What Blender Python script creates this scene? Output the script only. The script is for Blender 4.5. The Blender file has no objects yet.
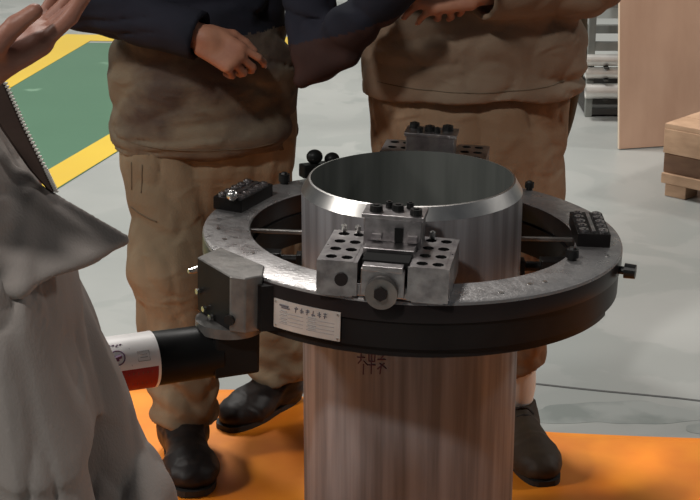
import bpy, bmesh, math, random
import numpy as np
from mathutils import Vector, Matrix

random.seed(7)
PI = math.pi
R = math.radians
sc = bpy.context.scene
C = sc.collection

# ------------------------------------------------------------------ camera
cd = bpy.data.cameras.new('camera')
cam = bpy.data.objects.new('camera', cd)
C.objects.link(cam)
cd.sensor_width = 36.0
cd.lens = 36.0 * 1600 / 700
cd.clip_start = 0.05
cam.location = (-0.124, -3.0825, 1.731)
cam.rotation_euler = (R(90 - 18.4), 0, 0)
sc.camera = cam

# ------------------------------------------------------------------ world, lamps, exposure
w = bpy.data.worlds.new('world')
sc.world = w
w.use_nodes = True
w.node_tree.nodes['Background'].inputs[0].default_value = (0.80, 0.86, 0.92, 1)
w.node_tree.nodes['Background'].inputs[1].default_value = 0.13


def lamp(name, loc, target, size, power, col=(1, 0.965, 0.91)):
    l = bpy.data.lights.new(name, 'AREA')
    l.shape = 'DISK'
    l.size = size
    l.energy = power
    l.color = col
    o = bpy.data.objects.new(name, l)
    C.objects.link(o)
    o.location = loc
    o.rotation_euler = (Vector(target) - Vector(loc)).to_track_quat('-Z', 'Y').to_euler()
    return o


lamp('hall_lamp', (-2.3, -4.3, 5.6), (0, 0, 0.5), 0.5, 430)
lamp('hall_lamp', (-6.5, -0.9, 4.6), (0, 0, 0.8), 0.9, 340)
lamp('hall_lamp', (-0.9, 4.2, 6.2), (-0.4, 3.2, 0), 1.2, 500)
lamp('hall_lamp', (6.5, 2.6, 5.2), (1.0, 1.5, 0), 0.8, 270)
lamp('hall_lamp', (-3.5, 5.0, 6.2), (-2, 4.5, 0), 1.2, 300)

vs = sc.view_settings
vs.view_transform = 'Standard'
vs.look = 'None'
vs.gamma = 1
vs.use_curve_mapping = False
vs.exposure = -0.85

# ------------------------------------------------------------------ materials
MATS = {}


def mat(name, col, rough=0.6, metal=0.0, var=None, scale=8.0, stretch=(1, 1, 1), bump=0.0, bscale=60.0,
        fac=(0.35, 0.65), rvar=0.0, spec=0.5, detail=4.0):
    """procedural material: base colour mixed with `var` by stretched noise, optional fine bump"""
    m = bpy.data.materials.new(name)
    m.use_nodes = True
    nt = m.node_tree
    b = nt.nodes['Principled BSDF']
    b.inputs['Base Color'].default_value = (*col, 1)
    b.inputs['Roughness'].default_value = rough
    b.inputs['Metallic'].default_value = metal
    b.inputs['Specular IOR Level'].default_value = spec
    tc = nt.nodes.new('ShaderNodeTexCoord')
    mp = nt.nodes.new('ShaderNodeMapping')
    mp.inputs['Scale'].default_value = stretch
    nt.links.new(tc.outputs['Object'], mp.inputs[0])
    if var is not None:
        n = nt.nodes.new('ShaderNodeTexNoise')
        n.inputs['Scale'].default_value = scale
        n.inputs['Detail'].default_value = detail
        nt.links.new(mp.outputs[0], n.inputs['Vector'])
        rp = nt.nodes.new('ShaderNodeMapRange')
        rp.inputs[1].default_value = fac[0]
        rp.inputs[2].default_value = fac[1]
        nt.links.new(n.outputs['Fac'], rp.inputs[0])
        mx = nt.nodes.new('ShaderNodeMix')
        mx.data_type = 'RGBA'
        mx.inputs[6].default_value = (*col, 1)
        mx.inputs[7].default_value = (*var, 1)
        nt.links.new(rp.outputs[0], mx.inputs[0])
        nt.links.new(mx.outputs[2], b.inputs['Base Color'])
        if rvar:
            rr = nt.nodes.new('ShaderNodeMapRange')
            rr.inputs[1].default_value = fac[0]
            rr.inputs[2].default_value = fac[1]
            rr.inputs[3].default_value = rough - rvar
            rr.inputs[4].default_value = rough + rvar
            nt.links.new(n.outputs['Fac'], rr.inputs[0])
            nt.links.new(rr.outputs[0], b.inputs['Roughness'])
    if bump:
        n2 = nt.nodes.new('ShaderNodeTexNoise')
        n2.inputs['Scale'].default_value = bscale
        n2.inputs['Detail'].default_value = 6
        nt.links.new(mp.outputs[0], n2.inputs['Vector'])
        bp = nt.nodes.new('ShaderNodeBump')
        bp.inputs['Strength'].default_value = bump
        bp.inputs['Distance'].default_value = 0.004
        nt.links.new(n2.outputs['Fac'], bp.inputs['Height'])
        nt.links.new(bp.outputs[0], b.inputs['Normal'])
    MATS[name] = m
    return m


mat('steel_pipe', (0.195, 0.193, 0.203), 0.5, 0.12, (0.108, 0.103, 0.107), 11, (4, 4, 0.16), 0.12, 30, (0.36, 0.64), 0.06)
mat('pipe_bore', (0.15, 0.158, 0.148), 0.55, 0.6, (0.105, 0.112, 0.105), 9, (3, 3, 0.2))
mat('bright_bevel', (0.62, 0.60, 0.58), 0.30, 1.0, (0.5, 0.49, 0.48), 30)
mat('ring_steel', (0.36, 0.345, 0.345), 0.36, 0.75, (0.25, 0.24, 0.24), 38, (1, 1, 1), 0.25, 120, (0.35, 0.65), 0.1)
mat('ring_side', (0.020, 0.014, 0.014), 0.3, 0.3, (0.013, 0.010, 0.010), 6, spec=0.25)
mat('black_oxide', (0.007, 0.006, 0.006), 0.4, 0.0, (0.010, 0.009, 0.009), 14, spec=0.12)
mat('black_plastic', (0.006, 0.006, 0.006), 0.42, 0.0, (0.009, 0.009, 0.009), 9, bump=0.05, spec=0.12)
mat('machined_steel', (0.38, 0.36, 0.36), 0.34, 1.0, (0.22, 0.205, 0.21), 40, (1, 1, 1), 0.15, 90)
mat('grey_housing', (0.20, 0.19, 0.18), 0.42, 0.7, (0.13, 0.125, 0.12), 30, bump=0.2, bscale=80)
mat('dark_face', (0.007, 0.0065, 0.0065), 0.5, 0.0, (0.010, 0.009, 0.009), 20, spec=0.12)
mat('bolt_black', (0.008, 0.008, 0.008), 0.4, 0.2, spec=0.3)
mat('bolt_silver', (0.65, 0.64, 0.62), 0.25, 1.0)
mat('hole_dark', (0.006, 0.006, 0.006), 0.8, spec=0.1)
mat('plate_silver', (0.46, 0.44, 0.42), 0.45, 0.4, (0.38, 0.36, 0.345), 20)
mat('print_dark', (0.07, 0.06, 0.07), 0.7)
mat('print_grey', (0.22, 0.205, 0.20), 0.7)
mat('ink_purple', (0.07, 0.025, 0.05), 0.7)
mat('label_white', (0.78, 0.75, 0.74), 0.45)
mat('label_red', (0.27, 0.012, 0.010), 0.5, 0, (0.22, 0.010, 0.008), 30, spec=0.3)
mat('print_red_dark', (0.14, 0.008, 0.008), 0.5)
mat('print_violet', (0.10, 0.03, 0.10), 0.6)
mat('orange_mat', (0.95, 0.30, 0.014), 0.55, 0, (0.85, 0.22, 0.010), 5, bump=0.15, bscale=25)
mat('khaki_jacket', (0.135, 0.108, 0.076), 0.9, 0, (0.058, 0.042, 0.034), 7, (1, 1, 1.2), 0.25, 220, (0.38, 0.62), spec=0.15)
mat('khaki_trousers', (0.215, 0.168, 0.112), 0.9, 0, (0.145, 0.108, 0.070), 6, (1, 1, 0.8), 0.25, 220, spec=0.15)
mat('tan_jacket', (0.205, 0.150, 0.107), 0.9, 0, (0.150, 0.104, 0.072), 5, (1, 1, 1.2), 0.25, 220, spec=0.15)
mat('tan_trousers', (0.24, 0.165, 0.108), 0.9, 0, (0.19, 0.125, 0.078), 5, (1, 1, 0.8), 0.25, 220, spec=0.15)
mat('grey_cloth', (0.27, 0.24, 0.222), 0.9, 0, (0.22, 0.195, 0.18), 4, (1, 1, 0.7), 0.2, 260, spec=0.15)
mat('placket_shade', (0.060, 0.040, 0.033), 0.9, 0, (0.045, 0.03, 0.025), 12, spec=0.15)  # dark brown paints in the shade on the unlit jacket front
mat('navy_cloth', (0.008, 0.009, 0.014), 0.9, 0, (0.013, 0.013, 0.02), 8, spec=0.15)
mat('maroon_cloth', (0.045, 0.022, 0.018), 0.9, 0, (0.028, 0.014, 0.012), 8, spec=0.15)
mat('skin', (0.33, 0.155, 0.095), 0.55, 0, (0.28, 0.12, 0.075), 25, bump=0.12, bscale=160, spec=0.35)
mat('skin_dark', (0.235, 0.105, 0.072), 0.5, 0, (0.19, 0.08, 0.055), 25, bump=0.12, bscale=160, spec=0.35)
mat('nail', (0.34, 0.17, 0.125), 0.35)
mat('hair_black', (0.010, 0.009, 0.008), 0.6)
mat('eye_white', (0.7, 0.68, 0.65), 0.25)
mat('shoe_black', (0.012, 0.010, 0.010), 0.5, 0, (0.018, 0.014, 0.013), 14, bump=0.1, bscale=60, spec=0.25)
mat('shoe_brown', (0.060, 0.042, 0.027), 0.6, 0, (0.040, 0.027, 0.018), 14, bump=0.1, bscale=60, spec=0.25)
mat('sole_black', (0.014, 0.013, 0.012), 0.7)
mat('lace_dark', (0.020, 0.014, 0.012), 0.8)
mat('sock_white', (0.70, 0.68, 0.64), 0.9)
mat('zip_metal', (0.55, 0.52, 0.48), 0.4, 0.5)
mat('plywood', (0.62, 0.40, 0.285), 0.7, 0, (0.50, 0.305, 0.21), 3.2, (2.2, 2.2, 0.7), 0.08, 30, (0.3, 0.7))
mat('plywood_edge', (0.68, 0.55, 0.42), 0.7)
mat('crate_board', (0.56, 0.36, 0.23), 0.7, 0, (0.42, 0.26, 0.16), 9, (1, 1, 3), 0.1, 30)
mat('crate_dark', (0.20, 0.11, 0.065), 0.8, 0, (0.14, 0.075, 0.045), 9, (1, 1, 3))
mat('rack_grey', (0.24, 0.25, 0.235), 0.5, 0.3, (0.17, 0.18, 0.17), 9)
mat('rack_dark', (0.035, 0.033, 0.03), 0.6, 0.2)
mat('tube_silver', (0.74, 0.73, 0.70), 0.35, 0.6, (0.6, 0.59, 0.57), 9)
mat('sheet_grey', (0.52, 0.55, 0.53), 0.6, 0, (0.46, 0.49, 0.47), 4)
mat('wall_paint', (0.5, 0.52, 0.5), 0.8, 0, (0.45, 0.47, 0.45), 2)
mat('crack_dark', (0.09, 0.09, 0.088), 0.8)


def floor_material(name, base, var, patch, pfac, scale=1.2, rough=0.32):
    """painted concrete: base mottling plus worn darker patches with their own outline"""
    m = mat(name, base, rough, 0, var, scale, (1, 1, 1), 0.05, 14, (0.3, 0.7))
    nt = m.node_tree
    b = nt.nodes['Principled BSDF']
    src = b.inputs['Base Color'].links[0].from_socket
    tc = [n for n in nt.nodes if n.type == 'TEX_COORD'][0]
    n = nt.nodes.new('ShaderNodeTexNoise')
    n.inputs['Scale'].default_value = 2.6
    n.inputs['Detail'].default_value = 5
    n.inputs['Distortion'].default_value = 0.6
    nt.links.new(tc.outputs['Object'], n.inputs['Vector'])
    r = nt.nodes.new('ShaderNodeMapRange')
    r.inputs[1].default_value = pfac
    r.inputs[2].default_value = pfac + 0.035
    nt.links.new(n.outputs['Fac'], r.inputs[0])
    n3 = nt.nodes.new('ShaderNodeTexNoise')
    n3.inputs['Scale'].default_value = 0.55
    nt.links.new(tc.outputs['Object'], n3.inputs['Vector'])
    r3 = nt.nodes.new('ShaderNodeMapRange')
    r3.inputs[1].default_value = 0.36
    r3.inputs[2].default_value = 0.6
    nt.links.new(n3.outputs['Fac'], r3.inputs[0])
    mul = nt.nodes.new('ShaderNodeMath')
    mul.operation = 'MULTIPLY'
    nt.links.new(r.outputs[0], mul.inputs[0])
    nt.links.new(r3.outputs[0], mul.inputs[1])
    mx = nt.nodes.new('ShaderNodeMix')
    mx.data_type = 'RGBA'
    mx.inputs[7].default_value = (*patch, 1)
    nt.links.new(mul.outputs[0], mx.inputs[0])
    nt.links.new(src, mx.inputs[6])
    nt.links.new(mx.outputs[2], b.inputs['Base Color'])
    return m


def cloth_relief(name, scale=13.0, stretch=(1, 1, 1.6), strength=0.55):
    """fine wrinkles in woven cloth, under the weave bump"""
    nt = MATS[name].node_tree
    b = nt.nodes['Principled BSDF']
    tc = [n for n in nt.nodes if n.type == 'TEX_COORD'][0]
    mp = nt.nodes.new('ShaderNodeMapping')
    mp.inputs['Scale'].default_value = stretch
    mp.inputs['Rotation'].default_value = (0.3, 0.5, 0.2)
    nt.links.new(tc.outputs['Object'], mp.inputs[0])
    n = nt.nodes.new('ShaderNodeTexNoise')
    n.noise_type = 'RIDGED_MULTIFRACTAL'
    n.inputs['Scale'].default_value = scale
    n.inputs['Detail'].default_value = 2.5
    n.inputs['Distortion'].default_value = 0.7
    nt.links.new(mp.outputs[0], n.inputs['Vector'])
    bp = nt.nodes.new('ShaderNodeBump')
    bp.inputs['Strength'].default_value = strength
    bp.inputs['Distance'].default_value = 0.012
    nt.links.new(n.outputs['Fac'], bp.inputs['Height'])
    old = [x for x in nt.nodes if x.type == 'BUMP' and x != bp][0]
    nt.links.new(bp.outputs[0], old.inputs['Normal'])


for nm in ('khaki_jacket', 'khaki_trousers', 'tan_jacket', 'tan_trousers'):
    cloth_relief(nm)
cloth_relief('grey_cloth', 9.0, (1, 1, 0.7), 0.35)

floor_material('floor_grey', (0.40, 0.41, 0.397), (0.30, 0.315, 0.305), (0.29, 0.31, 0.30), 0.50)
floor_material('floor_green', (0.048, 0.145, 0.080), (0.060, 0.165, 0.095), (0.16, 0.30, 0.20), 0.64)
floor_material('floor_yellow', (0.78, 0.54, 0.03), (0.70, 0.46, 0.03), (0.62, 0.45, 0.12), 0.6)
floor_material('floor_pale', (0.43, 0.47, 0.47), (0.37, 0.42, 0.42), (0.30, 0.35, 0.35), 0.56)


# ------------------------------------------------------------------ mesh helpers
def link(name, bm, m=None, parent=None, smooth=False, mats=None):
    me = bpy.data.meshes.new(name)
    bm.normal_update()
    bm.to_mesh(me)
    bm.free()
    for k in (mats or [m]):
        me.materials.append(MATS[k])
    if smooth:
        me.polygons.foreach_set('use_smooth', [True] * len(me.polygons))
    o = bpy.data.objects.new(name, me)
    C.objects.link(o)
    if parent is not None:
        o.parent = parent
    return o


def auto_smooth(o, ang=35):
    me = o.data
    me.polygons.foreach_set('use_smooth', [True] * len(me.polygons))
    me.set_sharp_from_angle(angle=R(ang))
    return o


def copy_of(o, parent, M):
    c = o.copy()
    C.objects.link(c)
    c.parent = parent
    c.matrix_basis = M
    return c


def empty(name, loc=(0, 0, 0)):
    o = bpy.data.objects.new(name, None)
    C.objects.link(o)
    o.location = loc
    return o


def tag(o, label=None, cat=None, group=None, kind=None):
    if label:
        o['label'] = label
    if cat:
        o['category'] = cat
    if group:
        o['group'] = group
    if kind:
        o['kind'] = kind
    return o


def box(bm, c, s, rz=0.0, bevel=0.0, M=None, mi=0):
    mtx = Matrix.Translation(c) @ Matrix.Rotation(rz, 4, 'Z') @ Matrix.Diagonal((s[0], s[1], s[2], 1))
    if M is not None:
        mtx = M @ mtx
    n0 = set(bm.faces)
    r = bmesh.ops.create_cube(bm, size=1, matrix=mtx)
    if bevel:
        es = list({e for v in r['verts'] for e in v.link_edges})
        bmesh.ops.bevel(bm, geom=es, offset=bevel, segments=2, affect='EDGES', profile=0.6)
    for f in bm.faces:
        if f not in n0:
            f.material_index = mi


def cyl(bm, a, b, r1, r2=None, seg=24, caps=True, mi=0):
    a = Vector(a)
    b = Vector(b)
    r2 = r1 if r2 is None else r2
    q = (b - a).to_track_quat('Z', 'Y').to_matrix().to_4x4()
    n0 = set(bm.faces)
    bmesh.ops.create_cone(bm, cap_ends=caps, segments=seg, radius1=r1, radius2=r2, depth=(b - a).length,
                          matrix=Matrix.Translation((a + b) / 2) @ q)
    for f in bm.faces:
        if f not in n0:
            f.material_index = mi


def lathe(bm, prof, seg=128, a0=0.0, a1=2 * PI, mi=None, closed=True):
    """revolve a closed (r,z) profile about Z; angle 0 = towards -Y, growing towards +X"""
    full = abs(a1 - a0 - 2 * PI) < 1e-6
    n = seg if full else seg + 1
    rows = []
    for i in range(n):
        t = a0 + (a1 - a0) * i / seg
        rows.append([bm.verts.new((r * math.sin(t), -r * math.cos(t), z)) for r, z in prof])
    k = len(prof)
    for i in range(seg):
        A, B = rows[i], rows[(i + 1) % n]
        for j in range(k if closed else k - 1):
            f = bm.faces.new((A[j], A[(j + 1) % k], B[(j + 1) % k], B[j]))
            if mi:
                f.material_index = mi[j]
    if not full and closed:
        bm.faces.new(rows[0][::-1])
        bm.faces.new(rows[-1])
    bmesh.ops.recalc_face_normals(bm, faces=bm.faces[:])


def prism(bm, pts, z0, z1, M=None, mi=0, mi_top=None):
    lo = [bm.verts.new((x, y, z0)) for x, y in pts]
    hi = [bm.verts.new((x, y, z1)) for x, y in pts]
    if M is not None:
        for v in lo + hi:
            v.co = M @ v.co
    n = len(pts)
    fs = [bm.faces.new(lo[::-1]), bm.faces.new(hi)]
    for i in range(n):
        fs.append(bm.faces.new((lo[i], lo[(i + 1) % n], hi[(i + 1) % n], hi[i])))
    for f in fs:
        f.material_index = mi
    if mi_top is not None:
        fs[1].material_index = mi_top
    return fs


def tube(bm, pts, r, seg=8):
    pts = [Vector(p) for p in pts]
    rings = []
    prev = None
    for i, p in enumerate(pts):
        d = (pts[min(i + 1, len(pts) - 1)] - pts[max(i - 1, 0)]).normalized()
        if prev is None:
            u = d.orthogonal().normalized()
        else:
            u = (prev - d * prev.dot(d)).normalized()
        prev = u
        v = d.cross(u)
        rr = r[i] if isinstance(r, (list, tuple)) else r
        rings.append([bm.verts.new(p + (u * math.cos(2 * PI * k / seg) + v * math.sin(2 * PI * k / seg)) * rr)
                      for k in range(seg)])
    for A, B in zip(rings, rings[1:]):
        for k in range(seg):
            bm.faces.new((A[k], A[(k + 1) % seg], B[(k + 1) % seg], B[k]))
    bm.faces.new(rings[0][::-1])
    bm.faces.new(rings[-1])


def polar(r, deg, z=0.0):
    a = R(deg)
    return Vector((r * math.sin(a), -r * math.cos(a), z))


# ------------------------------------------------------------------ the setting
def slab(name, pts, z0, z1, m, label=None, kind='structure', parent=None):
    bm = bmesh.new()
    prism(bm, pts, z0, z1)
    bmesh.ops.recalc_face_normals(bm, faces=bm.faces[:])
    o = link(name, bm, m, parent)
    if kind:
        o['kind'] = kind
    if label:
        o['label'] = label
    return o


floor = slab('floor', [(-9, -7), (9, -7), (9, 9), (-9, 9)], -0.1, 0.0, 'floor_grey', 'pale grey painted concrete factory floor with worn patches')


def band(p0, p1, width_far, ext0, ext1):
    d = (Vector(p1) - Vector(p0)).normalized()
    n = Vector((-d.y, d.x))
    a = Vector(p0) - d * ext0
    b = Vector(p1) + d * ext1
    return [tuple(a), tuple(b), tuple(b + n * width_far), tuple(a + n * width_far)]


ya, yb = (-1.241, 2.883), (-1.085, 3.46)
za, zb = (-1.774, 4.695), (-1.58, 5.858)
# green walkway between two yellow lines, painted on the floor
gd = (Vector(zb) - Vector(ya)).normalized()
bm = bmesh.new()
prism(bm, [(-2.62, -2.0), (-1.30, 2.70), (-0.46, 5.75), (-1.60, 5.80), (-1.87, 4.2), (-2.94, -2.0)], 0.0005, 0.002)
o = link('floor_paint_green', bm, 'floor_green', floor)
bm = bmesh.new()
prism(bm, band((-1.25, 2.90), (-1.085, 3.49), 0.15, 5.0, 2.40), 0.002, 0.0035)
link('floor_line', bm, 'floor_yellow', floor)
bm = bmesh.new()
prism(bm, band((-1.79, 4.68), (-1.58, 5.90), 0.20, 6.8, 0.12), 0.002, 0.0035)
link('floor_line', bm, 'floor_yellow', floor)
bm = bmesh.new()
prism(bm, [(-1.72, 5.86), (-1.72, 6.04), (-0.36, 5.96), (-0.42, 5.78)][::-1], 0.002, 0.0033)
bmesh.ops.recalc_face_normals(bm, faces=bm.faces[:])
link('floor_line', bm, 'floor_yellow', floor)
# floor joint crossing behind the orange mat
bm = bmesh.new()
jp = []
for i in range(25):
    t = i / 24
    jp.append((0.20 + 2.2 * t, 1.003 - 0.58 * t * 1.02 + 0.006 * math.sin(9 * t) + 0.003 * math.sin(31 * t)))
for a, b in zip(jp, jp[1:]):
    prism(bm, [(a[0], a[1] - 0.005), (b[0], b[1] - 0.005), (b[0], b[1] + 0.005), (a[0], a[1] + 0.005)], 0.0002, 0.0012)
link('floor_joint', bm, 'crack_dark', floor)
# worn darker patch on the floor beside the mat
bm = bmesh.new()


def blob(cx, cy, rx, ry, seed, n=40, z=0.0008):
    rng = random.Random(seed)
    ph = [rng.uniform(0, 6.28) for _ in range(5)]
    pts = []
    for i in range(n):
        t = 2 * PI * i / n
        k = 1 + 0.18 * math.sin(2 * t + ph[0]) + 0.12 * math.sin(3 * t + ph[1]) + 0.07 * math.sin(5 * t + ph[2]) + 0.04 * math.sin(9 * t + ph[3])
        pts.append((cx + rx * k * math.cos(t), cy + ry * k * math.sin(t)))
    prism(bm, pts, 0.0001, z)


mat('floor_worn', (0.215, 0.24, 0.23), 0.35, 0, (0.31, 0.33, 0.32), 7, fac=(0.42, 0.6))
blob(0.57, 0.765, 0.20, 0.085, 3, 60, 0.0005)
blob(0.86, 0.66, 0.11, 0.06, 11, 50, 0.0006)
bmesh.ops.recalc_face_normals(bm, faces=bm.faces[:])
link('floor_patch', bm, 'floor_worn', floor)

bm = bmesh.new()
box(bm, (0, 9.1, 2.5), (18, 0.2, 5))
tag(link('wall_back', bm, 'wall_paint'), 'plain pale grey back wall of the factory hall', kind='structure')

# ------------------------------------------------------------------ orange mat
edge = [(-1.6, 0.95), (-0.9, 0.93), (-0.42, 0.905), (-0.05, 0.79), (0.38, 0.642), (0.76, 0.60), (1.5, 0.53), (2.2, 0.46)]
nx, ny = 110, 60
bm = bmesh.new()
grid = []
for i in range(nx + 1):
    x = -1.6 + 3.8 * i / nx
    yt = float(np.interp(x, [e[0] for e in edge], [e[1] for e in edge]))
    col = []
    for j in range(ny + 1):
        t = j / ny
        y = yt - t * (yt + 1.1)
        zz = 0.006 + 0.0022 * math.sin(5 * x + 3 * y) + 0.0018 * math.sin(-4 * x + 8 * y + 1)
        zz = max(zz, 0.003)
        col.append(bm.verts.new((x, y, zz)))
    grid.append(col)
for i in range(nx):
    for j in range(ny):
        bm.faces.new((grid[i][j], grid[i][j + 1], grid[i + 1][j + 1], grid[i + 1][j]))
ring_e = [grid[i][0] for i in range(nx + 1)] + [grid[nx][j] for j in range(1, ny + 1)] + \
         [grid[i][ny] for i in range(nx - 1, -1, -1)] + [grid[0][j] for j in range(ny - 1, 0, -1)]
low = [bm.verts.new((v.co.x, v.co.y, 0.0006)) for v in ring_e]
for i in range(len(ring_e)):
    k = (i + 1) % len(ring_e)
    bm.faces.new((ring_e[i], ring_e[k], low[k], low[i]))
bmesh.ops.recalc_face_normals(bm, faces=bm.faces[:])
tag(link('floor_mat', bm, 'orange_mat', smooth=True), 'bright orange floor mat spread under the steel pipe', 'mat')

# ------------------------------------------------------------------ steel pipe
RO, RI, ZT = 0.2215, 0.203, 0.860
bm = bmesh.new()
lathe(bm, [(RO, 0.006), (RO, 0.40), (RO, ZT - 0.025), (RI + 0.004, ZT - 0.001), (RI, ZT), (RI, ZT - 0.12), (RI, 0.006)], 160,
      mi=[0, 0, 1, 1, 2, 2, 0])
pipe = auto_smooth(link('steel_pipe', bm, mats=['steel_pipe', 'bright_bevel', 'pipe_bore']), 25)
tag(pipe, 'thick upright steel pipe with a shiny sloped rim, standing on the orange mat', 'pipe')


def on_pipe(u, v, rad=RO):
    """u = arc length from the front centre line, v = height"""
    a = u / RO
    return Vector((rad * math.sin(a), -rad * math.cos(a), v))


strokes = [
    [(-0.112, 0.600), (-0.100, 0.603)], [(-0.106, 0.612), (-0.107, 0.585), (-0.113, 0.577)], [(-0.115, 0.590), (-0.098, 0.592)],
    [(-0.101, 0.585), (-0.092, 0.577)],
    [(-0.093, 0.608), (-0.077, 0.611)], [(-0.090, 0.600), (-0.090, 0.586), (-0.078, 0.587), (-0.077, 0.602), (-0.090, 0.602)],
    [(-0.084, 0.612), (-0.085, 0.560)], [(-0.091, 0.578), (-0.076, 0.580)], [(-0.101, 0.578), (-0.102, 0.556)],
    [(-0.071, 0.602), (-0.057, 0.606), (-0.066, 0.594)], [(-0.072, 0.592), (-0.055, 0.594)], [(-0.068, 0.585), (-0.054, 0.575)],
    [(-0.058, 0.586), (-0.072, 0.572)], [(-0.065, 0.578), (-0.067, 0.562)],
]
bm = bmesh.new()
for s in strokes:
    pts = []
    for (a, b) in zip(s, s[1:]):
        for k in range(5):
            t = k / 4
            pts.append(on_pipe(a[0] + (b[0] - a[0]) * t, a[1] + (b[1] - a[1]) * t - 0.040, RO + 0.0002))
    tube(bm, pts, 0.0014, 5)
link('handwriting', bm, 'ink_purple', pipe)

# ------------------------------------------------------------------ pipe cutting machine
mach = empty('pipe_cutting_machine')
tag(mach, 'round split-frame pipe cutting machine clamped around the upright steel pipe', 'machine')
TILT = R(1.7)
PIV = Vector((0, 0, 0.70))
mach.matrix_world = Matrix.Translation(PIV) @ Matrix.Rotation(TILT, 4, 'Y') @ Matrix.Translation(-PIV)

ZR = 0.750            # top of the rotating ring
RR, RN = 0.422, 0.327  # outer and inner radius
# rotating ring: bright top with a narrow step round the rim, dark side
bm = bmesh.new()
lathe(bm, [(RN, ZR - 0.042), (RN, ZR - 0.002), (RN + 0.003, ZR), (RR - 0.008, ZR), (RR - 0.002, ZR - 0.003), (RR, ZR - 0.008), (RR, ZR - 0.042)], 160,
      mi=[1, 0, 0, 0, 0, 1, 1])
auto_smooth(link('rotating_ring', bm, parent=mach, mats=['ring_steel', 'ring_side']), 30)
bm = bmesh.new()
lathe(bm, [(RN - 0.006, ZR - 0.094), (RN - 0.006, ZR - 0.044), (RR - 0.004, ZR - 0.044), (RR - 0.004, ZR - 0.094)], 160)
auto_smooth(link('base_ring', bm, 'black_oxide', mach), 30)
# lower clamping flange under the base ring, front half only
bm = bmesh.new()
lathe(bm, [(RN, ZR - 0.112), (RN, ZR - 0.094), (RR - 0.012, ZR - 0.094), (RR - 0.012, ZR - 0.112)], 90, R(-62), R(66))
auto_smooth(link('lower_flange', bm, 'black_oxide', mach), 30)
bm = bmesh.new()
lathe(bm, [(RN, ZR - 0.112), (RN, ZR - 0.094), (RR - 0.012, ZR - 0.094), (RR - 0.012, ZR - 0.112)], 90, R(118), R(246))
auto_smooth(link('lower_flange', bm, 'black_oxide', mach), 30)

# clamp legs between the ring and the pipe
for dg in (-92, 92, 178, 2):
    bm = bmesh.new()
    Mx = Matrix.Rotation(R(dg), 4, 'Z')
    box(bm, (0, -0.300, ZR - 0.075), (0.034, 0.070, 0.034), bevel=0.003, M=Mx)
    cyl(bm, Mx @ Vector((0, -0.27, ZR - 0.075)), Mx @ Vector((0, -0.232, ZR - 0.075)), 0.010, seg=16)
    box(bm, (0, -0.2275, ZR - 0.075), (0.030, 0.011, 0.030), bevel=0.002, M=Mx)
    leg = link('clamp_leg', bm, 'black_oxide', mach)
    bm = bmesh.new()
    box(bm, (0, -0.275, ZR - 0.016), (0.010, 0.106, 0.007), bevel=0.001, M=Mx)
    link('guide_bar', bm, 'grey_housing', leg)


# --- tool slides -----------------------------------------------------------
def hole_plate(bm, x0, x1, y0, y1, z0, z1, nxh, nyh, r, M):
    """a block whose top face carries nxh x nyh real round holes"""
    dx = (x1 - x0) / nxh
    dy = (y1 - y0) / nyh
    for i in range(nxh):
        for j in range(nyh):
            cx = x0 + (i + .5) * dx
            cy = y0 + (j + .5) * dy
            sq, ci, bo = [], [], []
            for k in range(8):
                t = 2 * PI * k / 8 + PI / 8
                s = max(abs(math.cos(t)), abs(math.sin(t)))
                sq.append(bm.verts.new(M @ Vector((cx + dx / 2 * math.cos(t) / s, cy + dy / 2 * math.sin(t) / s, z1))))
                ci.append(bm.verts.new(M @ Vector((cx + r * math.cos(t), cy + r * math.sin(t), z1))))
                bo.append(bm.verts.new(M @ Vector((cx + r * math.cos(t), cy + r * math.sin(t), z1 - 0.014))))
            for k in range(8):
                q = (k + 1) % 8
                bm.faces.new((sq[k], sq[q], ci[q], ci[k]))
                f = bm.faces.new((ci[k], ci[q], bo[q], bo[k]))
                f.material_index = 1
            bm.faces.new(bo).material_index = 1
            # square corners
            for qd in range(4):
                t = PI / 4 + qd * PI / 2
                cn = bm.verts.new(M @ Vector((cx + dx / 2 * (1 if math.cos(t) > 0 else -1), cy + dy / 2 * (1 if math.sin(t) > 0 else -1), z1)))
                k0 = (2 * qd) % 8
                k1 = (2 * qd + 1) % 8
                try:
                    bm.faces.new((sq[k0], cn, sq[k1]))
                except ValueError:
                    pass
    pts = [(x0, y0), (x1, y0), (x1, y1), (x0, y1)]
    lo = [bm.verts.new(M @ Vector((a, b, z0))) for a, b in pts]
    hi = [bm.verts.new(M @ Vector((a, b, z1))) for a, b in pts]
    bm.faces.new(lo[::-1])
    for k in range(4):
        bm.faces.new((lo[k], lo[(k + 1) % 4], hi[(k + 1) % 4], hi[k]))


def socket_bolt(bm, c, r, h, M):
    c = Vector(c)
    cyl(bm, M @ c, M @ (c + Vector((0, 0, h))), r, r * 0.94, 14)
    cyl(bm, M @ (c + Vector((0, 0, h))), M @ (c + Vector((0, 0, h + 0.002))), r * 0.5, r * 0.5, 6)


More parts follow.
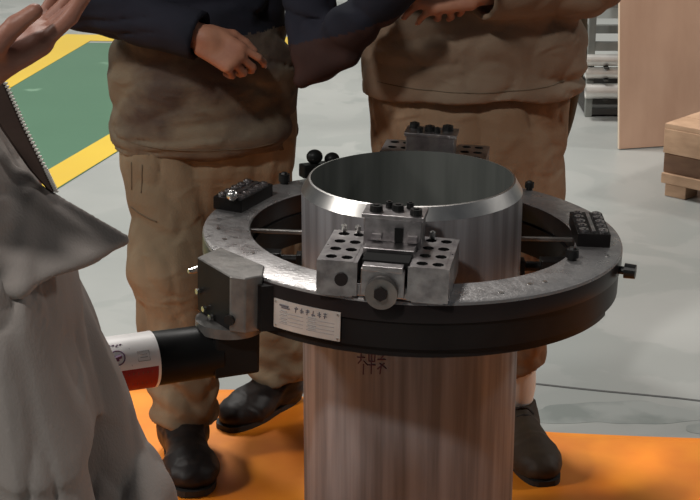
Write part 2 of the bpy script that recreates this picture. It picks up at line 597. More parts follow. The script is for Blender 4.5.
def tool_slide(deg, label, out=0.0):
    Mz = Matrix.Rotation(R(deg), 4, 'Z') @ Matrix.Translation((0, -out, 0))
    zt = ZR + 0.066
    # carriage: base block on the ring, with inclined dovetail steps
    bm = bmesh.new()
    box(bm, (0, -0.372, ZR + 0.012), (0.232, 0.088, 0.024), bevel=0.002, M=Mz)
    box(bm, (0.002, -0.330, ZR + 0.030), (0.078, 0.205, 0.034), bevel=0.002, M=Mz)
    box(bm, (0.002, -0.400, ZR + 0.034), (0.078, 0.070, 0.052), bevel=0.002, M=Mz)
    car = link('tool_slide', bm, 'machined_steel', mach)
    car['label'] = label
    # perforated side plates
    for s in (-1, 1):
        bm = bmesh.new()
        x0, x1 = (-0.118, -0.045) if s < 0 else (0.045, 0.118)
        hole_plate(bm, x0 + 0.008, x1 - 0.008, -0.424, -0.245, zt - 0.066, zt, 2, 4, 0.0108, Mz)
        hole_plate(bm, x0, x0 + 0.008, -0.424, -0.245, zt - 0.064, zt - 0.001, 1, 1, 0.002, Mz)
        hole_plate(bm, x1 - 0.008, x1, -0.424, -0.245, zt - 0.064, zt - 0.001, 1, 1, 0.002, Mz)
        bmesh.ops.recalc_face_normals(bm, faces=bm.faces[:])
        link('perforated_plate', bm, parent=car, mats=['machined_steel', 'hole_dark'])
        # round screw head on the front of the plate
        bm = bmesh.new()
        cxs = x0 + 0.045 if s < 0 else x0 + 0.030
        if s < 0:
            cyl(bm, Mz @ Vector((cxs, -0.4235, zt - 0.034)), Mz @ Vector((cxs, -0.428, zt - 0.034)), 0.012, seg=18)
            link('screw', bm, 'ring_side', car)
    # front boss with feed screw
    bm = bmesh.new()
    cyl(bm, Mz @ Vector((0.002, -0.420, ZR + 0.020)), Mz @ Vector((0.002, -0.448, ZR + 0.018)), 0.029, seg=32)
    auto_smooth(link('feed_boss', bm, 'grey_housing', car))
    bm = bmesh.new()
    cyl(bm, Mz @ Vector((0.002, -0.448, ZR + 0.020)), Mz @ Vector((0.002, -0.455, ZR + 0.020)), 0.013, seg=6)
    link('feed_screw', bm, 'ring_side', car)
    # stepped gib plates across the middle: light, dark gap, light
    bm = bmesh.new()
    box(bm, (0.002, -0.428, zt - 0.004), (0.072, 0.026, 0.010), bevel=0.001, M=Mz)
    link('gib_plate', bm, 'machined_steel', car)
    bm = bmesh.new()
    box(bm, (0.004, -0.392, zt - 0.002), (0.084, 0.050, 0.012), bevel=0.001, M=Mz)
    link('way_cover', bm, 'hole_dark', car)
    bm = bmesh.new()
    box(bm, (0.002, -0.348, zt + 0.002), (0.092, 0.044, 0.016), bevel=0.001, M=Mz)
    link('gib_plate', bm, 'machined_steel', car)
    # tool post
    pr = -0.292
    ph = ZR + 0.122
    bm = bmesh.new()
    box(bm, (0.002, pr, ZR + 0.060), (0.106, 0.064, 0.118), bevel=0.002, M=Mz)
    box(bm, (0.002, pr, ph), (0.114, 0.068, 0.008), bevel=0.001, M=Mz)
    link('tool_post', bm, 'machined_steel', car)
    bm = bmesh.new()
    box(bm, (0.014, pr - 0.033, ZR + 0.090), (0.015, 0.006, 0.026), M=Mz)
    link('tool_slot', bm, 'hole_dark', car)
    for dx in (-0.026, 0.040):
        bm = bmesh.new()
        box(bm, (dx, pr - 0.034, ZR + 0.086), (0.018, 0.008, 0.010), bevel=0.001, M=Mz)
        link('stop_block', bm, 'machined_steel', car)
    for dx, dy, r in ((-0.032, pr - 0.010, 0.0125), (0.006, pr + 0.004, 0.0115), (0.042, pr - 0.016, 0.0115), (-0.012, pr + 0.018, 0.007), (0.026, pr + 0.022, 0.007)):
        bm = bmesh.new()
        socket_bolt(bm, (dx, dy, ph + 0.004), r, 0.011, Mz)
        link('bolt', bm, 'bolt_black', car)
    for sx in (-0.098, -0.072, 0.068):
        bm = bmesh.new()
        socket_bolt(bm, (sx, -0.252, zt), 0.006, 0.012, Mz)
        link('pin', bm, 'bolt_silver', car)
    return car


tool_slide(-9.5, 'steel tool slide with perforated side plates facing the camera')
tool_slide(170.8, 'steel tool slide at the far side of the ring', 0.032)

# --- drive unit ------------------------------------------------------------
foot = [(-0.414, -0.225), (-0.375, -0.160), (-0.285, -0.262), (-0.286, -0.318), (-0.316, -0.338), (-0.344, -0.330)]
fs = [(x * 1.0, y) for x, y in foot]
bm = bmesh.new()
prism(bm, fs, ZR - 0.104, ZR + 0.004)
es = [e for e in bm.edges]
bmesh.ops.bevel(bm, geom=es, offset=0.002, segments=1, affect='EDGES')
bmesh.ops.recalc_face_normals(bm, faces=bm.faces[:])
bm.normal_update()
for f in bm.faces:
    f.material_index = 0
    c = f.calc_center_median()
    if abs(f.normal.z) < 0.3 and f.normal.dot(Vector((-0.83, -0.55, 0))) > 0.93 and f.calc_area() > 0.001:
        f.material_index = 1
drive = link('drive_housing', bm, parent=mach, mats=['grey_housing', 'dark_face'])
# rounded flange under it
bm = bmesh.new()
cx, cy = -0.350, -0.262
cyl(bm, (cx, cy, ZR - 0.122), (cx, cy, ZR - 0.103), 0.064, seg=40)
auto_smooth(link('flange', bm, 'grey_housing', drive))
for px, py, pz in ((-0.412, -0.238, ZR - 0.060), (-0.398, -0.262, ZR - 0.086), (-0.384, -0.284, ZR - 0.094), (-0.345, -0.333, ZR - 0.080)):
    bm = bmesh.new()
    d = Vector((-0.83, -0.55, 0))
    p = Vector((px, py, pz))
    big = px > -0.35
    if big:
        d = Vector((-0.3, -0.95, 0))
    cyl(bm, p - d * 0.004, p + d * 0.003, 0.010 if big else 0.0055, seg=14)
    link('bolt', bm, 'bolt_black' if big else 'bolt_silver', drive)
bm = bmesh.new()
cyl(bm, (-0.395, -0.185, ZR - 0.028), (-0.425, -0.205, ZR - 0.030), 0.008, 0.006, 14)
cyl(bm, (-0.425, -0.205, ZR - 0.030), (-0.432, -0.210, ZR - 0.030), 0.006, 0.004, 14)
link('spring_pin', bm, 'bolt_silver', drive)
# connection block between the housing and the ring
bm = bmesh.new()
prism(bm, [(-0.30, -0.22), (-0.255, -0.325), (-0.285, -0.335), (-0.35, -0.25)], ZR - 0.100, ZR - 0.012)
link('mount_bracket', bm, 'black_oxide', mach)

# gearbox block and motor
md = Vector((-0.905, -0.425, 0)).normalized()
mp_ = Vector((-0.345, -0.258, 0.586))
ms = Vector((-md.y, md.x, 0))
mang = math.atan2(md.y, md.x)
bm = bmesh.new()
box(bm, mp_ + md * 0.006 + Vector((0, 0, 0.006)), (0.090, 0.094, 0.092), rz=mang, bevel=0.006)
link('gearbox', bm, 'black_plastic', mach)


def about_axis(prof, seg=48, a0=0.0, a1=2 * PI, origin=mp_, axis=md, mi=0):
    """revolve (dist along axis, radius) about the motor axis"""
    up = Vector((0, 0, 1))
    sd = axis.cross(up)
    full = abs(a1 - a0 - 2 * PI) < 1e-6
    n = seg if full else seg + 1
    rows = []
    b = bmesh.new()
    for i in range(n):
        t = a0 + (a1 - a0) * i / seg
        e = up * math.cos(t) + sd * math.sin(t)
        rows.append([b.verts.new(origin + axis * d + e * r) for d, r in prof])
    for i in range(seg):
        A, B = rows[i], rows[(i + 1) % n]
        for j in range(len(prof) - 1):
            b.faces.new((A[j], A[j + 1], B[j + 1], B[j]))
    bmesh.ops.recalc_face_normals(b, faces=b.faces[:])
    return b


b = about_axis([(0.0, 0.0), (0.0, 0.046), (0.03, 0.046), (0.034, 0.050), (0.155, 0.051), (0.158, 0.049), (0.36, 0.049), (0.372, 0.042), (0.40, 0.040), (0.41, 0.030), (0.41, 0.0)])
motor = auto_smooth(link('motor', b, 'black_plastic', mach), 35)
# printed sleeve: white above, red below, thin white rim
b = about_axis([(0.158, 0.0495), (0.158, 0.0530), (0.163, 0.0530), (0.163, 0.0495)])
auto_smooth(link('label_rim', b, 'label_white', motor), 35)
A0, A1 = R(-115), R(83)     # 0 = up, +90 = towards the camera side
side_sign = 1 if md.cross(Vector((0, 0, 1))).y < 0 else -1


def ang(t):
    return side_sign * t


def sleeve(t0, t1, d0, d1, r, m, name):
    a, c = sorted((ang(t0), ang(t1)))
    b = about_axis([(d0, r - 0.002), (d0, r), (d1, r), (d1, r - 0.002)], 32, a, c)
    return auto_smooth(link(name, b, m, motor), 35)


sleeve(R(-110), R(82), 0.163, 0.34, 0.0526, 'label_white', 'white_label')
sleeve(R(82), R(250), 0.163, 0.34, 0.0526, 'label_red', 'red_label')


def on_motor(d, t, r=0.0529):
    up = Vector((0, 0, 1))
    sd = md.cross(up)
    a = ang(t)
    return mp_ + md * d + (up * math.cos(a) + sd * math.sin(a)) * r


def motor_tube(bm, pts, r):
    tube(bm, [on_motor(d, t) for d, t in pts], r, 5)


bm = bmesh.new()
motor_tube(bm, [(0.238 + 0.0135 * math.cos(2 * PI * k / 24), R(55) + 0.0135 / 0.0529 * math.sin(2 * PI * k / 24)) for k in range(25)], 0.0012)
motor_tube(bm, [(0.231, R(53)), (0.245, R(56))], 0.0042)
motor_tube(bm, [(0.236, R(60)), (0.244, R(60))], 0.0022)
motor_tube(bm, [(0.213, R(38)), (0.213, R(75))], 0.0004)
link('label_icon', bm, 'print_violet', motor)
bm = bmesh.new()
for k in range(5):
    motor_tube(bm, [(0.225 + 0.007 * k, R(26)), (0.229 + 0.007 * k, R(31 if k % 2 else 27))], 0.0013)
link('label_lettering', bm, 'print_violet', motor)
bm = bmesh.new()
motor_tube(bm, [(0.178, R(48)), (0.200, R(48)), (0.200, R(68)), (0.178, R(68)), (0.178, R(48))], 0.0006)
motor_tube(bm, [(0.182, R(55)), (0.196, R(55))], 0.0006)
motor_tube(bm, [(0.182, R(61)), (0.196, R(61))], 0.0006)
link('label_mark', bm, 'print_grey', motor)
bm = bmesh.new()
for k in range(10):
    motor_tube(bm, [(0.175 + 0.009 * k, R(90)), (0.175 + 0.009 * k, R(120))], 0.0010)
link('label_fine_print', bm, 'print_red_dark', motor)

# --- name plate on the ring's side ----------------------------------------
bm = bmesh.new()
zp0, zp1 = ZR - 0.090, ZR - 0.034
pa0, pa1 = -38.5, -19.5
lathe(bm, [(RR - 0.001, zp0), (RR - 0.001, zp1), (RR + 0.0015, zp1), (RR + 0.0015, zp0)], 20, R(pa0), R(pa1))
plate = link('name_plate', bm, 'plate_silver', mach)


def on_plate(u, v, r=RR + 0.0016):
    return polar(r, pa0 + (pa1 - pa0) * u, zp1 + (zp0 - zp1) * v)


bm = bmesh.new()


def pl(a, b_, r):
    tube(bm, [on_plate(a[0] + (b_[0] - a[0]) * k / 4, a[1] + (b_[1] - a[1]) * k / 4) for k in range(5)], r, 5)


# maker's block, then a heading of seven characters
pl((0.10, 0.17), (0.24, 0.17), 0.0018)
pl((0.13, 0.24), (0.26, 0.24), 0.0016)
rng = random.Random(4)
for k in range(6):
    u = 0.34 + 0.085 * k
    for _ in range(2):
        v = 0.13 + rng.random() * 0.14
        pl((u, v), (u + 0.05, v + rng.uniform(-.02, .02)), 0.0010)
    pl((u + 0.025, 0.11), (u + 0.022 + rng.uniform(-.012, .012), 0.30), 0.0010)
link('plate_heading', bm, 'print_dark', plate)
bm = bmesh.new()
for k, v in enumerate((0.42, 0.55, 0.68, 0.80)):
    pl((0.10, v), (0.47, v), 0.0007)
    pl((0.52, v), (0.92, v), 0.0007)
    pl((0.12, v - 0.06), (0.22, v - 0.06), 0.0011)
    pl((0.54, v - 0.06), (0.66, v - 0.06), 0.0011)
link('plate_small_print', bm, 'print_grey', plate)
for u in (0.035, 0.965):
    for v in (0.09, 0.91):
        bm = bmesh.new()
        cyl(bm, on_plate(u, v, RR), on_plate(u, v, RR + 0.003), 0.0022, seg=10)
        link('rivet', bm, 'bolt_silver', plate)


# --- fittings on top of the ring ------------------------------------------
def ring_bolt(deg, r, big=1.0):
    bm = bmesh.new()
    c = polar(r, deg, ZR)
    cyl(bm, c - Vector((0, 0, 0.002)), c + Vector((0, 0, 0.006)), 0.009 * big, seg=14)
    cyl(bm, c + Vector((0, 0, 0.006)), c + Vector((0, 0, 0.022 * big)), 0.013 * big, 0.012 * big, seg=16)
    cyl(bm, c + Vector((0, 0, 0.022 * big)), c + Vector((0, 0, 0.026 * big)), 0.0085 * big, 0.006 * big, seg=6)
    return link('ring_bolt', bm, 'bolt_black', mach)


ring_bolt(-138.5, 0.408)
ring_bolt(139, 0.412, 0.8)
ring_bolt(61, 0.345)


def trip_block(deg, r, length, width):
    Mz = Matrix.Rotation(R(deg), 4, 'Z')
    bm = bmesh.new()
    box(bm, (0, -r, ZR + 0.013), (length, width, 0.028), bevel=0.002, M=Mz)
    blk = link('joint_block', bm, 'black_oxide', mach)
    # central bright key and two rows of cap screws
    bm = bmesh.new()
    box(bm, (0, -r, ZR + 0.0285), (length * 0.86, width * 0.12, 0.005), bevel=0.001, M=Mz)
    link('key_bar', bm, 'machined_steel', blk)
    n = 5
    for s in (-1, 1):
        for k in range(n):
            bm = bmesh.new()
            x = (k - (n - 1) / 2) * length * 0.19
            socket_bolt(bm, (x, -r + s * width * 0.29, ZR + 0.026), width * 0.15, 0.006, Mz)
            link('cap_screw', bm, 'machined_steel', blk)
    return blk


trip_block(88.5, 0.357, 0.150, 0.066)
tb = trip_block(-114, 0.384, 0.145, 0.066)
bm = bmesh.new()
bmesh.ops.create_uvsphere(bm, u_segments=16, v_segments=10, radius=0.0125,
                          matrix=Matrix.Translation(polar(0.378, -102.5, ZR + 0.036)))
link('ball_knob', bm, 'bolt_silver', tb, smooth=True)
# black lever handle at the back left
bm = bmesh.new()
Mz = Matrix.Rotation(R(-152), 4, 'Z')
box(bm, (0, -0.416, ZR + 0.018), (0.088, 0.03, 0.03), bevel=0.004, M=Mz)
lever = link('lever_clamp', bm, 'black_plastic', mach)
for dx, zz, rr in ((0.012, 0.044, 0.0165), (-0.032, 0.034, 0.0155)):
    bm = bmesh.new()
    bmesh.ops.create_uvsphere(bm, u_segments=18, v_segments=12, radius=rr,
                              matrix=Mz @ Matrix.Translation((dx, -0.416, ZR + zz + 0.004)) @ Matrix.Diagonal((1.15, 1, 1, 1)))
    link('lever_knob', bm, 'black_plastic', lever, smooth=True)
# black knob on the outer side at the right
bm = bmesh.new()
cyl(bm, polar(RR - 0.004, 72, ZR - 0.030), polar(RR + 0.012, 72, ZR - 0.030), 0.008, seg=14)
cyl(bm, polar(RR + 0.010, 72, ZR - 0.030), polar(RR + 0.032, 72, ZR - 0.030), 0.015, 0.014, seg=16)
link('side_knob', bm, 'bolt_black', mach)
# small bright screws sunk in the ring top
for dg, rr in ((33, 0.375), (38, 0.38), (-60, 0.36), (-75, 0.385), (22, 0.395), (70, 0.40), (-85, 0.39)):
    bm = bmesh.new()
    c = polar(rr, dg, ZR)
    cyl(bm, c - Vector((0, 0, 0.003)), c + Vector((0, 0, 0.0015)), 0.005, seg=12)
    link('set_screw', bm, 'bolt_silver', mach)


# ------------------------------------------------------------------ people: distance fields meshed by surface nets
_rng = np.random.RandomState(3)
_LAT = _rng.rand(32, 32, 32).astype(np.float32)


def vnoise(P):
    i = np.floor(P).astype(np.int64)
    f = (P - i).astype(np.float32)
    f = f * f * (3 - 2 * f)
    i &= 31
    j = (i + 1) & 31
    x0, y0, z0 = i.T
    x1, y1, z1 = j.T
    fx, fy, fz = f.T
    L = _LAT
    a = L[x0, y0, z0] * (1 - fx) + L[x1, y0, z0] * fx
    b = L[x0, y1, z0] * (1 - fx) + L[x1, y1, z0] * fx
    c = L[x0, y0, z1] * (1 - fx) + L[x1, y0, z1] * fx
    d = L[x0, y1, z1] * (1 - fx) + L[x1, y1, z1] * fx
    return (a * (1 - fy) + b * fy) * (1 - fz) + (c * (1 - fy) + d * fy) * fz


def folds(P, amp, freq=(7, 7, 10), seed=0.0):
    """cloth creases: warped ridged noise with narrow valleys between soft rolls"""
    Q = P * np.array(freq) + seed
    wv = vnoise(Q * 0.45 + 7.3)
    wu = vnoise(Q * 0.5 + 21.1)
    Q2 = Q + np.stack([(wv - 0.5) * 1.6, (wu - 0.5) * 1.6, (wv - wu) * 2.6], 1)
    n = vnoise(Q2)
    a = np.abs(2 * n - 1)
    n2 = np.abs(2 * vnoise(Q2 * 1.9 + 13.7) - 1)
    roll = np.minimum(a / 0.45, 1.0) ** 0.8
    roll2 = np.minimum(n2 / 0.4, 1.0) ** 0.8
    return amp * (0.75 * roll + 0.36 * roll2 + 0.5 * wv - 1.0)


V3 = lambda p: np.array(p, dtype=np.float64)


def cone(P, a, b, ra, rb):
    a, b = V3(a), V3(b)
    ab = b - a
    t = np.clip(((P - a) @ ab) / (ab @ ab), 0, 1)
    return np.linalg.norm(P - a - t[:, None] * ab, axis=1) - (ra + (rb - ra) * t)


def ell(P, c, r, M=None):
    Q = P - V3(c)
    if M is not None:
        Q = Q @ M          # columns of M are the local axes
    r = V3(r)
    k0 = np.linalg.norm(Q / r, axis=1)
    k1 = np.linalg.norm(Q / (r * r), axis=1) + 1e-9
    return k0 * (k0 - 1) / k1


def rbox(P, c, half, rad, M):
    Q = np.abs((P - V3(c)) @ M) - (V3(half) - rad)
    return np.linalg.norm(np.maximum(Q, 0), axis=1) + np.minimum(Q.max(1), 0) - rad


def smin(a, b, k):
    h = np.clip(0.5 + 0.5 * (b - a) / k, 0, 1)
    return b * (1 - h) + a * h - k * h * (1 - h)


def loft(P, rows, yaw):
    """stack of ellipses: rows of (z, cx, cy, a, b); a across the body, b front-back, yaw = facing turn"""
    rows = sorted(rows)
    z = [r[0] for r in rows]
    zz = P[:, 2]
    cx, cy, a, b = (np.interp(zz, z, [r[k] for r in rows]) for k in (1, 2, 3, 4))
    dx, dy = P[:, 0] - cx, P[:, 1] - cy
    c, s = math.cos(yaw), math.sin(yaw)
    u, v = dx * c + dy * s, -dx * s + dy * c
    d = (np.sqrt((u / a) ** 2 + (v / b) ** 2 + 1e-9) - 1) * np.minimum(a, b)
    return np.maximum(d, np.maximum(z[0] - zz, zz - z[-1]))


def nets(fn, lo, hi, h):
    B = 8
    lo, hi = V3(lo), V3(hi)
    nb = np.maximum(1, np.ceil((hi - lo) / (h * B)).astype(int))
    n = nb * B
    ci = np.stack(np.meshgrid(*[np.arange(k) for k in nb], indexing='ij'), -1).reshape(-1, 3)
    cd_ = fn(lo + (ci * B + (B - 1) / 2) * h)
    F = np.repeat(np.repeat(np.repeat(np.where(cd_ < 0, -1.0, 1.0).astype(np.float32).reshape(nb), B, 0), B, 1), B, 2)
    act = ci[np.abs(cd_) < B * h * 0.9 * 1.35 + 0.012]
    off = np.stack(np.meshgrid(*[np.arange(B)] * 3, indexing='ij'), -1).reshape(-1, 3)
    for s in range(0, len(act), 1500):
        idx = (act[s:s + 1500, None, :] * B + off[None]).reshape(-1, 3)
        F[idx[:, 0], idx[:, 1], idx[:, 2]] = fn(lo + idx * h)
    ins = F < 0
    I8 = ins.astype(np.uint8)
    cnt = sum(I8[a:n[0] - 1 + a, b:n[1] - 1 + b, c:n[2] - 1 + c] for a in (0, 1) for b in (0, 1) for c in (0, 1))
    cells = np.argwhere((cnt > 0) & (cnt < 8))
    vid = np.full(n - 1, -1, np.int32)
    vid[cells[:, 0], cells[:, 1], cells[:, 2]] = np.arange(len(cells))
    acc = np.zeros((len(cells), 3))
    k = np.zeros(len(cells))
    corners = [(a, b, c) for a in (0, 1) for b in (0, 1) for c in (0, 1)]
    val = {c: F[cells[:, 0] + c[0], cells[:, 1] + c[1], cells[:, 2] + c[2]].astype(np.float64) for c in corners}
    for c in corners:
        for ax in range(3):
            if c[ax]:
                continue
            e = list(c)
            e[ax] = 1
            e = tuple(e)
            f0, f1 = val[c], val[e]
            m = (f0 < 0) != (f1 < 0)
            t = np.where(m, f0 / np.where(m, f0 - f1, 1), 0)
            p = np.repeat(np.array([c], float), len(cells), 0)
            p[:, ax] += t
            acc += p * m[:, None]
            k += m
    verts = lo + (cells + acc / k[:, None]) * h
    quads = []
    for ax in range(3):
        u, v = [(1, 2), (2, 0), (0, 1)][ax]
        sl0 = [slice(1, -1)] * 3
        sl1 = [slice(1, -1)] * 3
        sl0[ax] = slice(0, -1)
        sl1[ax] = slice(1, None)
        d = ins[tuple(sl0)].astype(np.int8) - ins[tuple(sl1)].astype(np.int8)
        e = np.argwhere(d != 0)
        sg = d[e[:, 0], e[:, 1], e[:, 2]]
        st = np.array([1, 1, 1])
        st[ax] = 0
        e = e + st
        q = []
        for du, dv in ((-1, -1), (0, -1), (0, 0), (-1, 0)):
            g = e.copy()
            g[:, u] += du
            g[:, v] += dv
            q.append(vid[g[:, 0], g[:, 1], g[:, 2]])
        q = np.stack(q, 1)
        q[sg < 0] = q[sg < 0][:, ::-1]
        quads.append(q)
    quads = np.concatenate(quads)
    quads = quads[(quads >= 0).all(1)]
    return verts, quads


def sdf_obj(name, fn, lo, hi, h, mats, parent, pick=None):
    v, q = nets(fn, lo, hi, h)
    me = bpy.data.meshes.new(name)
    me.vertices.add(len(v))
    me.vertices.foreach_set('co', v.astype(np.float32).ravel())
    me.loops.add(len(q) * 4)
    me.loops.foreach_set('vertex_index', q.astype(np.int32).ravel())
    me.polygons.add(len(q))
    me.polygons.foreach_set('loop_start', np.arange(0, len(q) * 4, 4, dtype=np.int32))
    me.update(calc_edges=True)
    me.validate()
    me.polygons.foreach_set('use_smooth', [True] * len(me.polygons))
    for m in mats:
        me.materials.append(MATS[m])
    if pick is not None:
        cen = v[q].mean(1)
        me.polygons.foreach_set('material_index', pick(cen).astype(np.int32))
    o = bpy.data.objects.new(name, me)
    C.objects.link(o)
    if parent is not None:
        o.parent = parent
        o.matrix_parent_inverse = parent.matrix_world.inverted()
    return o


def unit(v):
    v = V3(v)
    return v / np.linalg.norm(v)


def rot_about(v, axis, a):
    return v * math.cos(a) + np.cross(axis, v) * math.sin(a) + axis * (axis @ v) * (1 - math.cos(a))


class Hand:
    """palm, four fingers of their own length and curl, thumb from the side of the palm.
    f = along the fingers, n = out of the palm, s = towards the thumb"""

    def __init__(self, wrist, f, n, right_hand, curls, thumb, scale=1.0, spread=(0.10, 0.03, -0.04, -0.12)):
        self.w = V3(wrist)
        f = unit(f)
        n = V3(n)
        n = unit(n - f * (f @ n))
        # right hand: fingers forward, palm down -> thumb to the left
        s = np.cross(f, n) if right_hand else np.cross(n, f)
        self.f, self.n, self.s, self.k = f, n, unit(s), scale
        k = scale
        self.segs = []
        self.tips = []
        base = [(0.029, 0.090), (0.0095, 0.095), (-0.0105, 0.090), (-0.029, 0.080)]
        lens = [(0.043, 0.026, 0.021), (0.047, 0.030, 0.022), (0.043, 0.028, 0.021), (0.034, 0.021, 0.018)]
        rad = [0.0100, 0.0102, 0.0098, 0.0085]
        for i in range(4):
            p = self.w + k * (self.s * base[i][0] + f * base[i][1])
            d = unit(f + self.s * spread[i])
            ax = unit(np.cross(d, n))
            self.segs.append((p - d * 0.03 * k, p, rad[i] * 1.05 * k, rad[i] * 1.1 * k, 0.010))
            r = rad[i] * k
            for j in range(3):
                d = rot_about(d, ax, curls[i][j])
                q = p + d * lens[i][j] * k
                self.segs.append((p, q, r, r * 0.90, 0.003))
                r *= 0.90
                p = q
            self.tips.append((p, d, rot_about(n, ax, sum(curls[i])), r))
        p = self.w + k * (f * 0.018 + self.s * 0.026 + n * 0.004)
        r = 0.0155 * k
        for j, (L, c) in enumerate(zip((0.044, 0.034, 0.027), thumb)):
            d = unit(f * c[0] + self.s * c[1] + n * c[2])
            q = p + d * L * k
            self.segs.append((p, q, r, r * 0.84, 0.010 if j == 0 else 0.004))
            r *= 0.84
            p = q
        self.tips.append((p, d, unit(n * 0.6 - self.s * 0.4), r))
        self.c = self.w + f * 0.09 * k
        self.M = np.stack([f, self.s, n], 1)

    def sdf(self, P):
        far = np.linalg.norm(P - self.c, axis=1)
        out = far - 0.11 * self.k
        m = far < 0.19 * self.k
        if m.any():
            Q = P[m]
            k = self.k
            d = rbox(Q, self.w + self.f * 0.046 * k, (0.050 * k, 0.040 * k, 0.0145 * k), 0.013 * k, self.M)
            d = smin(d, ell(Q, self.w + k * (self.f * 0.035 + self.s * 0.020 + self.n * 0.008), (0.035 * k, 0.020 * k, 0.015 * k), self.M), 0.012)
            d = smin(d, cone(Q, self.w - self.f * 0.03, self.w + self.f * 0.02, 0.026 * k, 0.024 * k), 0.015)
            for a, b, ra, rb, kk in self.segs:
                d = smin(d, cone(Q, a, b, ra, rb), kk * k)
            out[m] = d
        return out

    def nails(self, parent):
        for p, d, n, r in self.tips[:4]:
            back = -n
            side = unit(np.cross(d, back))
            M = Matrix(((d[0], side[0], back[0], p[0] + back[0] * r * 0.72 + d[0] * 0.002),
                        (d[1], side[1], back[1], p[1] + back[1] * r * 0.72 + d[1] * 0.002),
                        (d[2], side[2], back[2], p[2] + back[2] * r * 0.72 + d[2] * 0.002), (0, 0, 0, 1)))
            bm = bmesh.new()
            bmesh.ops.create_uvsphere(bm, u_segments=12, v_segments=8, radius=1,
                                      matrix=M @ Matrix.Diagonal((r * 0.85, r * 0.72, r * 0.36, 1)))
            o = link('fingernail', bm, 'nail', parent, smooth=True)


def head_sdf(P, c, yaw):
    """c = centre of the skull; yaw turns a face that looks along -Y"""
    cs, sn = math.cos(yaw), math.sin(yaw)
    Q = P - V3(c)
    Q = np.stack([Q[:, 0] * cs + Q[:, 1] * sn, -Q[:, 0] * sn + Q[:, 1] * cs, Q[:, 2]], 1)
    far = np.linalg.norm(Q, axis=1)
    out = far - 0.125
    m = far < 0.26
    if not m.any():
        return out
    q = Q[m]
    d = ell(q, (0, 0.012, 0.025), (0.075, 0.095, 0.09))
    d = smin(d, ell(q, (0, -0.02, -0.045), (0.062, 0.070, 0.075)), 0.03)
    d = smin(d, ell(q, (0, -0.055, -0.095), (0.030, 0.030, 0.026)), 0.03)
    d = smin(d, cone(q, (0, -0.086, 0.0), (0, -0.105, -0.042), 0.008, 0.013), 0.012)
    for s in (-1, 1):
        d = np.maximum(d, -ell(q, (s * 0.031, -0.098, 0.002), (0.017, 0.014, 0.010)))
        d = smin(d, ell(q, (s * 0.031, -0.080, 0.002), (0.013, 0.013, 0.011)), 0.004)
        d = smin(d, ell(q, (s * 0.077, 0.008, -0.015), (0.010, 0.020, 0.032)), 0.006)
    d = smin(d, ell(q, (0, -0.083, -0.066), (0.026, 0.012, 0.006)), 0.006)
    d = smin(d, ell(q, (0, -0.083, -0.078), (0.022, 0.012, 0.007)), 0.006)
    out[m] = d
    return out


def shoe(parent, heel, direc, mat_name, length=0.285, collar=0.09, laces=True, name='shoe', wide=1.0):
    """heel = ground point under the heel; a shaped upper, its own sole and laces"""
    d = unit((direc[0], direc[1], 0))
    hx, hy = heel
    s = np.array([-d[1], d[0], 0])
    M = np.stack([d, s, np.array([0, 0, 1.0])], 1)
    wd = wide
    O = V3((hx, hy, 0.0))
    at = lambda a, b, c: O + d * a + s * b + np.array([0, 0, c])
    L = length

    def fn(P):
        g = ell(P, at(0.055, 0, 0.055), (0.052, 0.040 * wd, 0.050), M)
        g = smin(g, ell(P, at(L - 0.085, 0, 0.040), (0.085, 0.052 * wd, 0.044), M), 0.05)
        g = smin(g, cone(P, at(0.06, 0, 0.06), at(L - 0.11, 0, 0.045), 0.044 * wd ** .5, 0.042 * wd ** .5), 0.03)
        g = smin(g, cone(P, at(0.055, 0, 0.05), at(0.050, 0, collar + 0.03), 0.042 * wd, 0.044 * wd), 0.03)
        g = smin(g, cone(P, at(0.085, 0, 0.07), at(0.150, 0, 0.062), 0.036, 0.030), 0.03)
        g = g + folds(P, 0.004, (18, 18, 26), hx * 9)
        g = np.maximum(g, P[:, 2] - collar - 0.03 + 0.0 * g)
        return np.maximum(g, 0.014 - P[:, 2])

    c = at(L / 2, 0, 0)
    o = sdf_obj(name, fn, (c[0] - 0.2, c[1] - 0.2, -0.01), (c[0] + 0.2, c[1] + 0.2, collar + 0.06), 0.005, [mat_name], parent)
    bm = bmesh.new()
    out = []
    for i in range(36):
        t = 2 * PI * i / 36
        ca, sa = math.cos(t), math.sin(t)
        a = L / 2 + (L / 2 + 0.003) * ca
        wv = 0.040 + 0.013 * (0.5 + 0.5 * ca) - 0.006 * math.exp(-((a - 0.13) / 0.04) ** 2)
        b_ = wd * wv * (abs(sa) ** 0.62) * (1 if sa > 0 else -1)
        p = at(a, b_, 0)
        out.append((p[0], p[1]))
    prism(bm, out, 0.001 + MATZ, 0.022 + MATZ * 0)
    link('sole', bm, 'sole_black', o)
    if laces:
        for k in range(4):
            bm = bmesh.new()
            a = 0.105 + 0.022 * k
            z = 0.118 - 0.011 * k
            pts = [at(a - 0.006, -0.030, z - 0.018), at(a, -0.015, z - 0.003), at(a + 0.002, 0, z + 0.002), at(a, 0.015, z - 0.003), at(a + 0.006, 0.030, z - 0.018)]
            tube(bm, pts, 0.0032, 6)
            link('lace', bm, 'lace_dark', o)
    return o


MATZ = 0.006


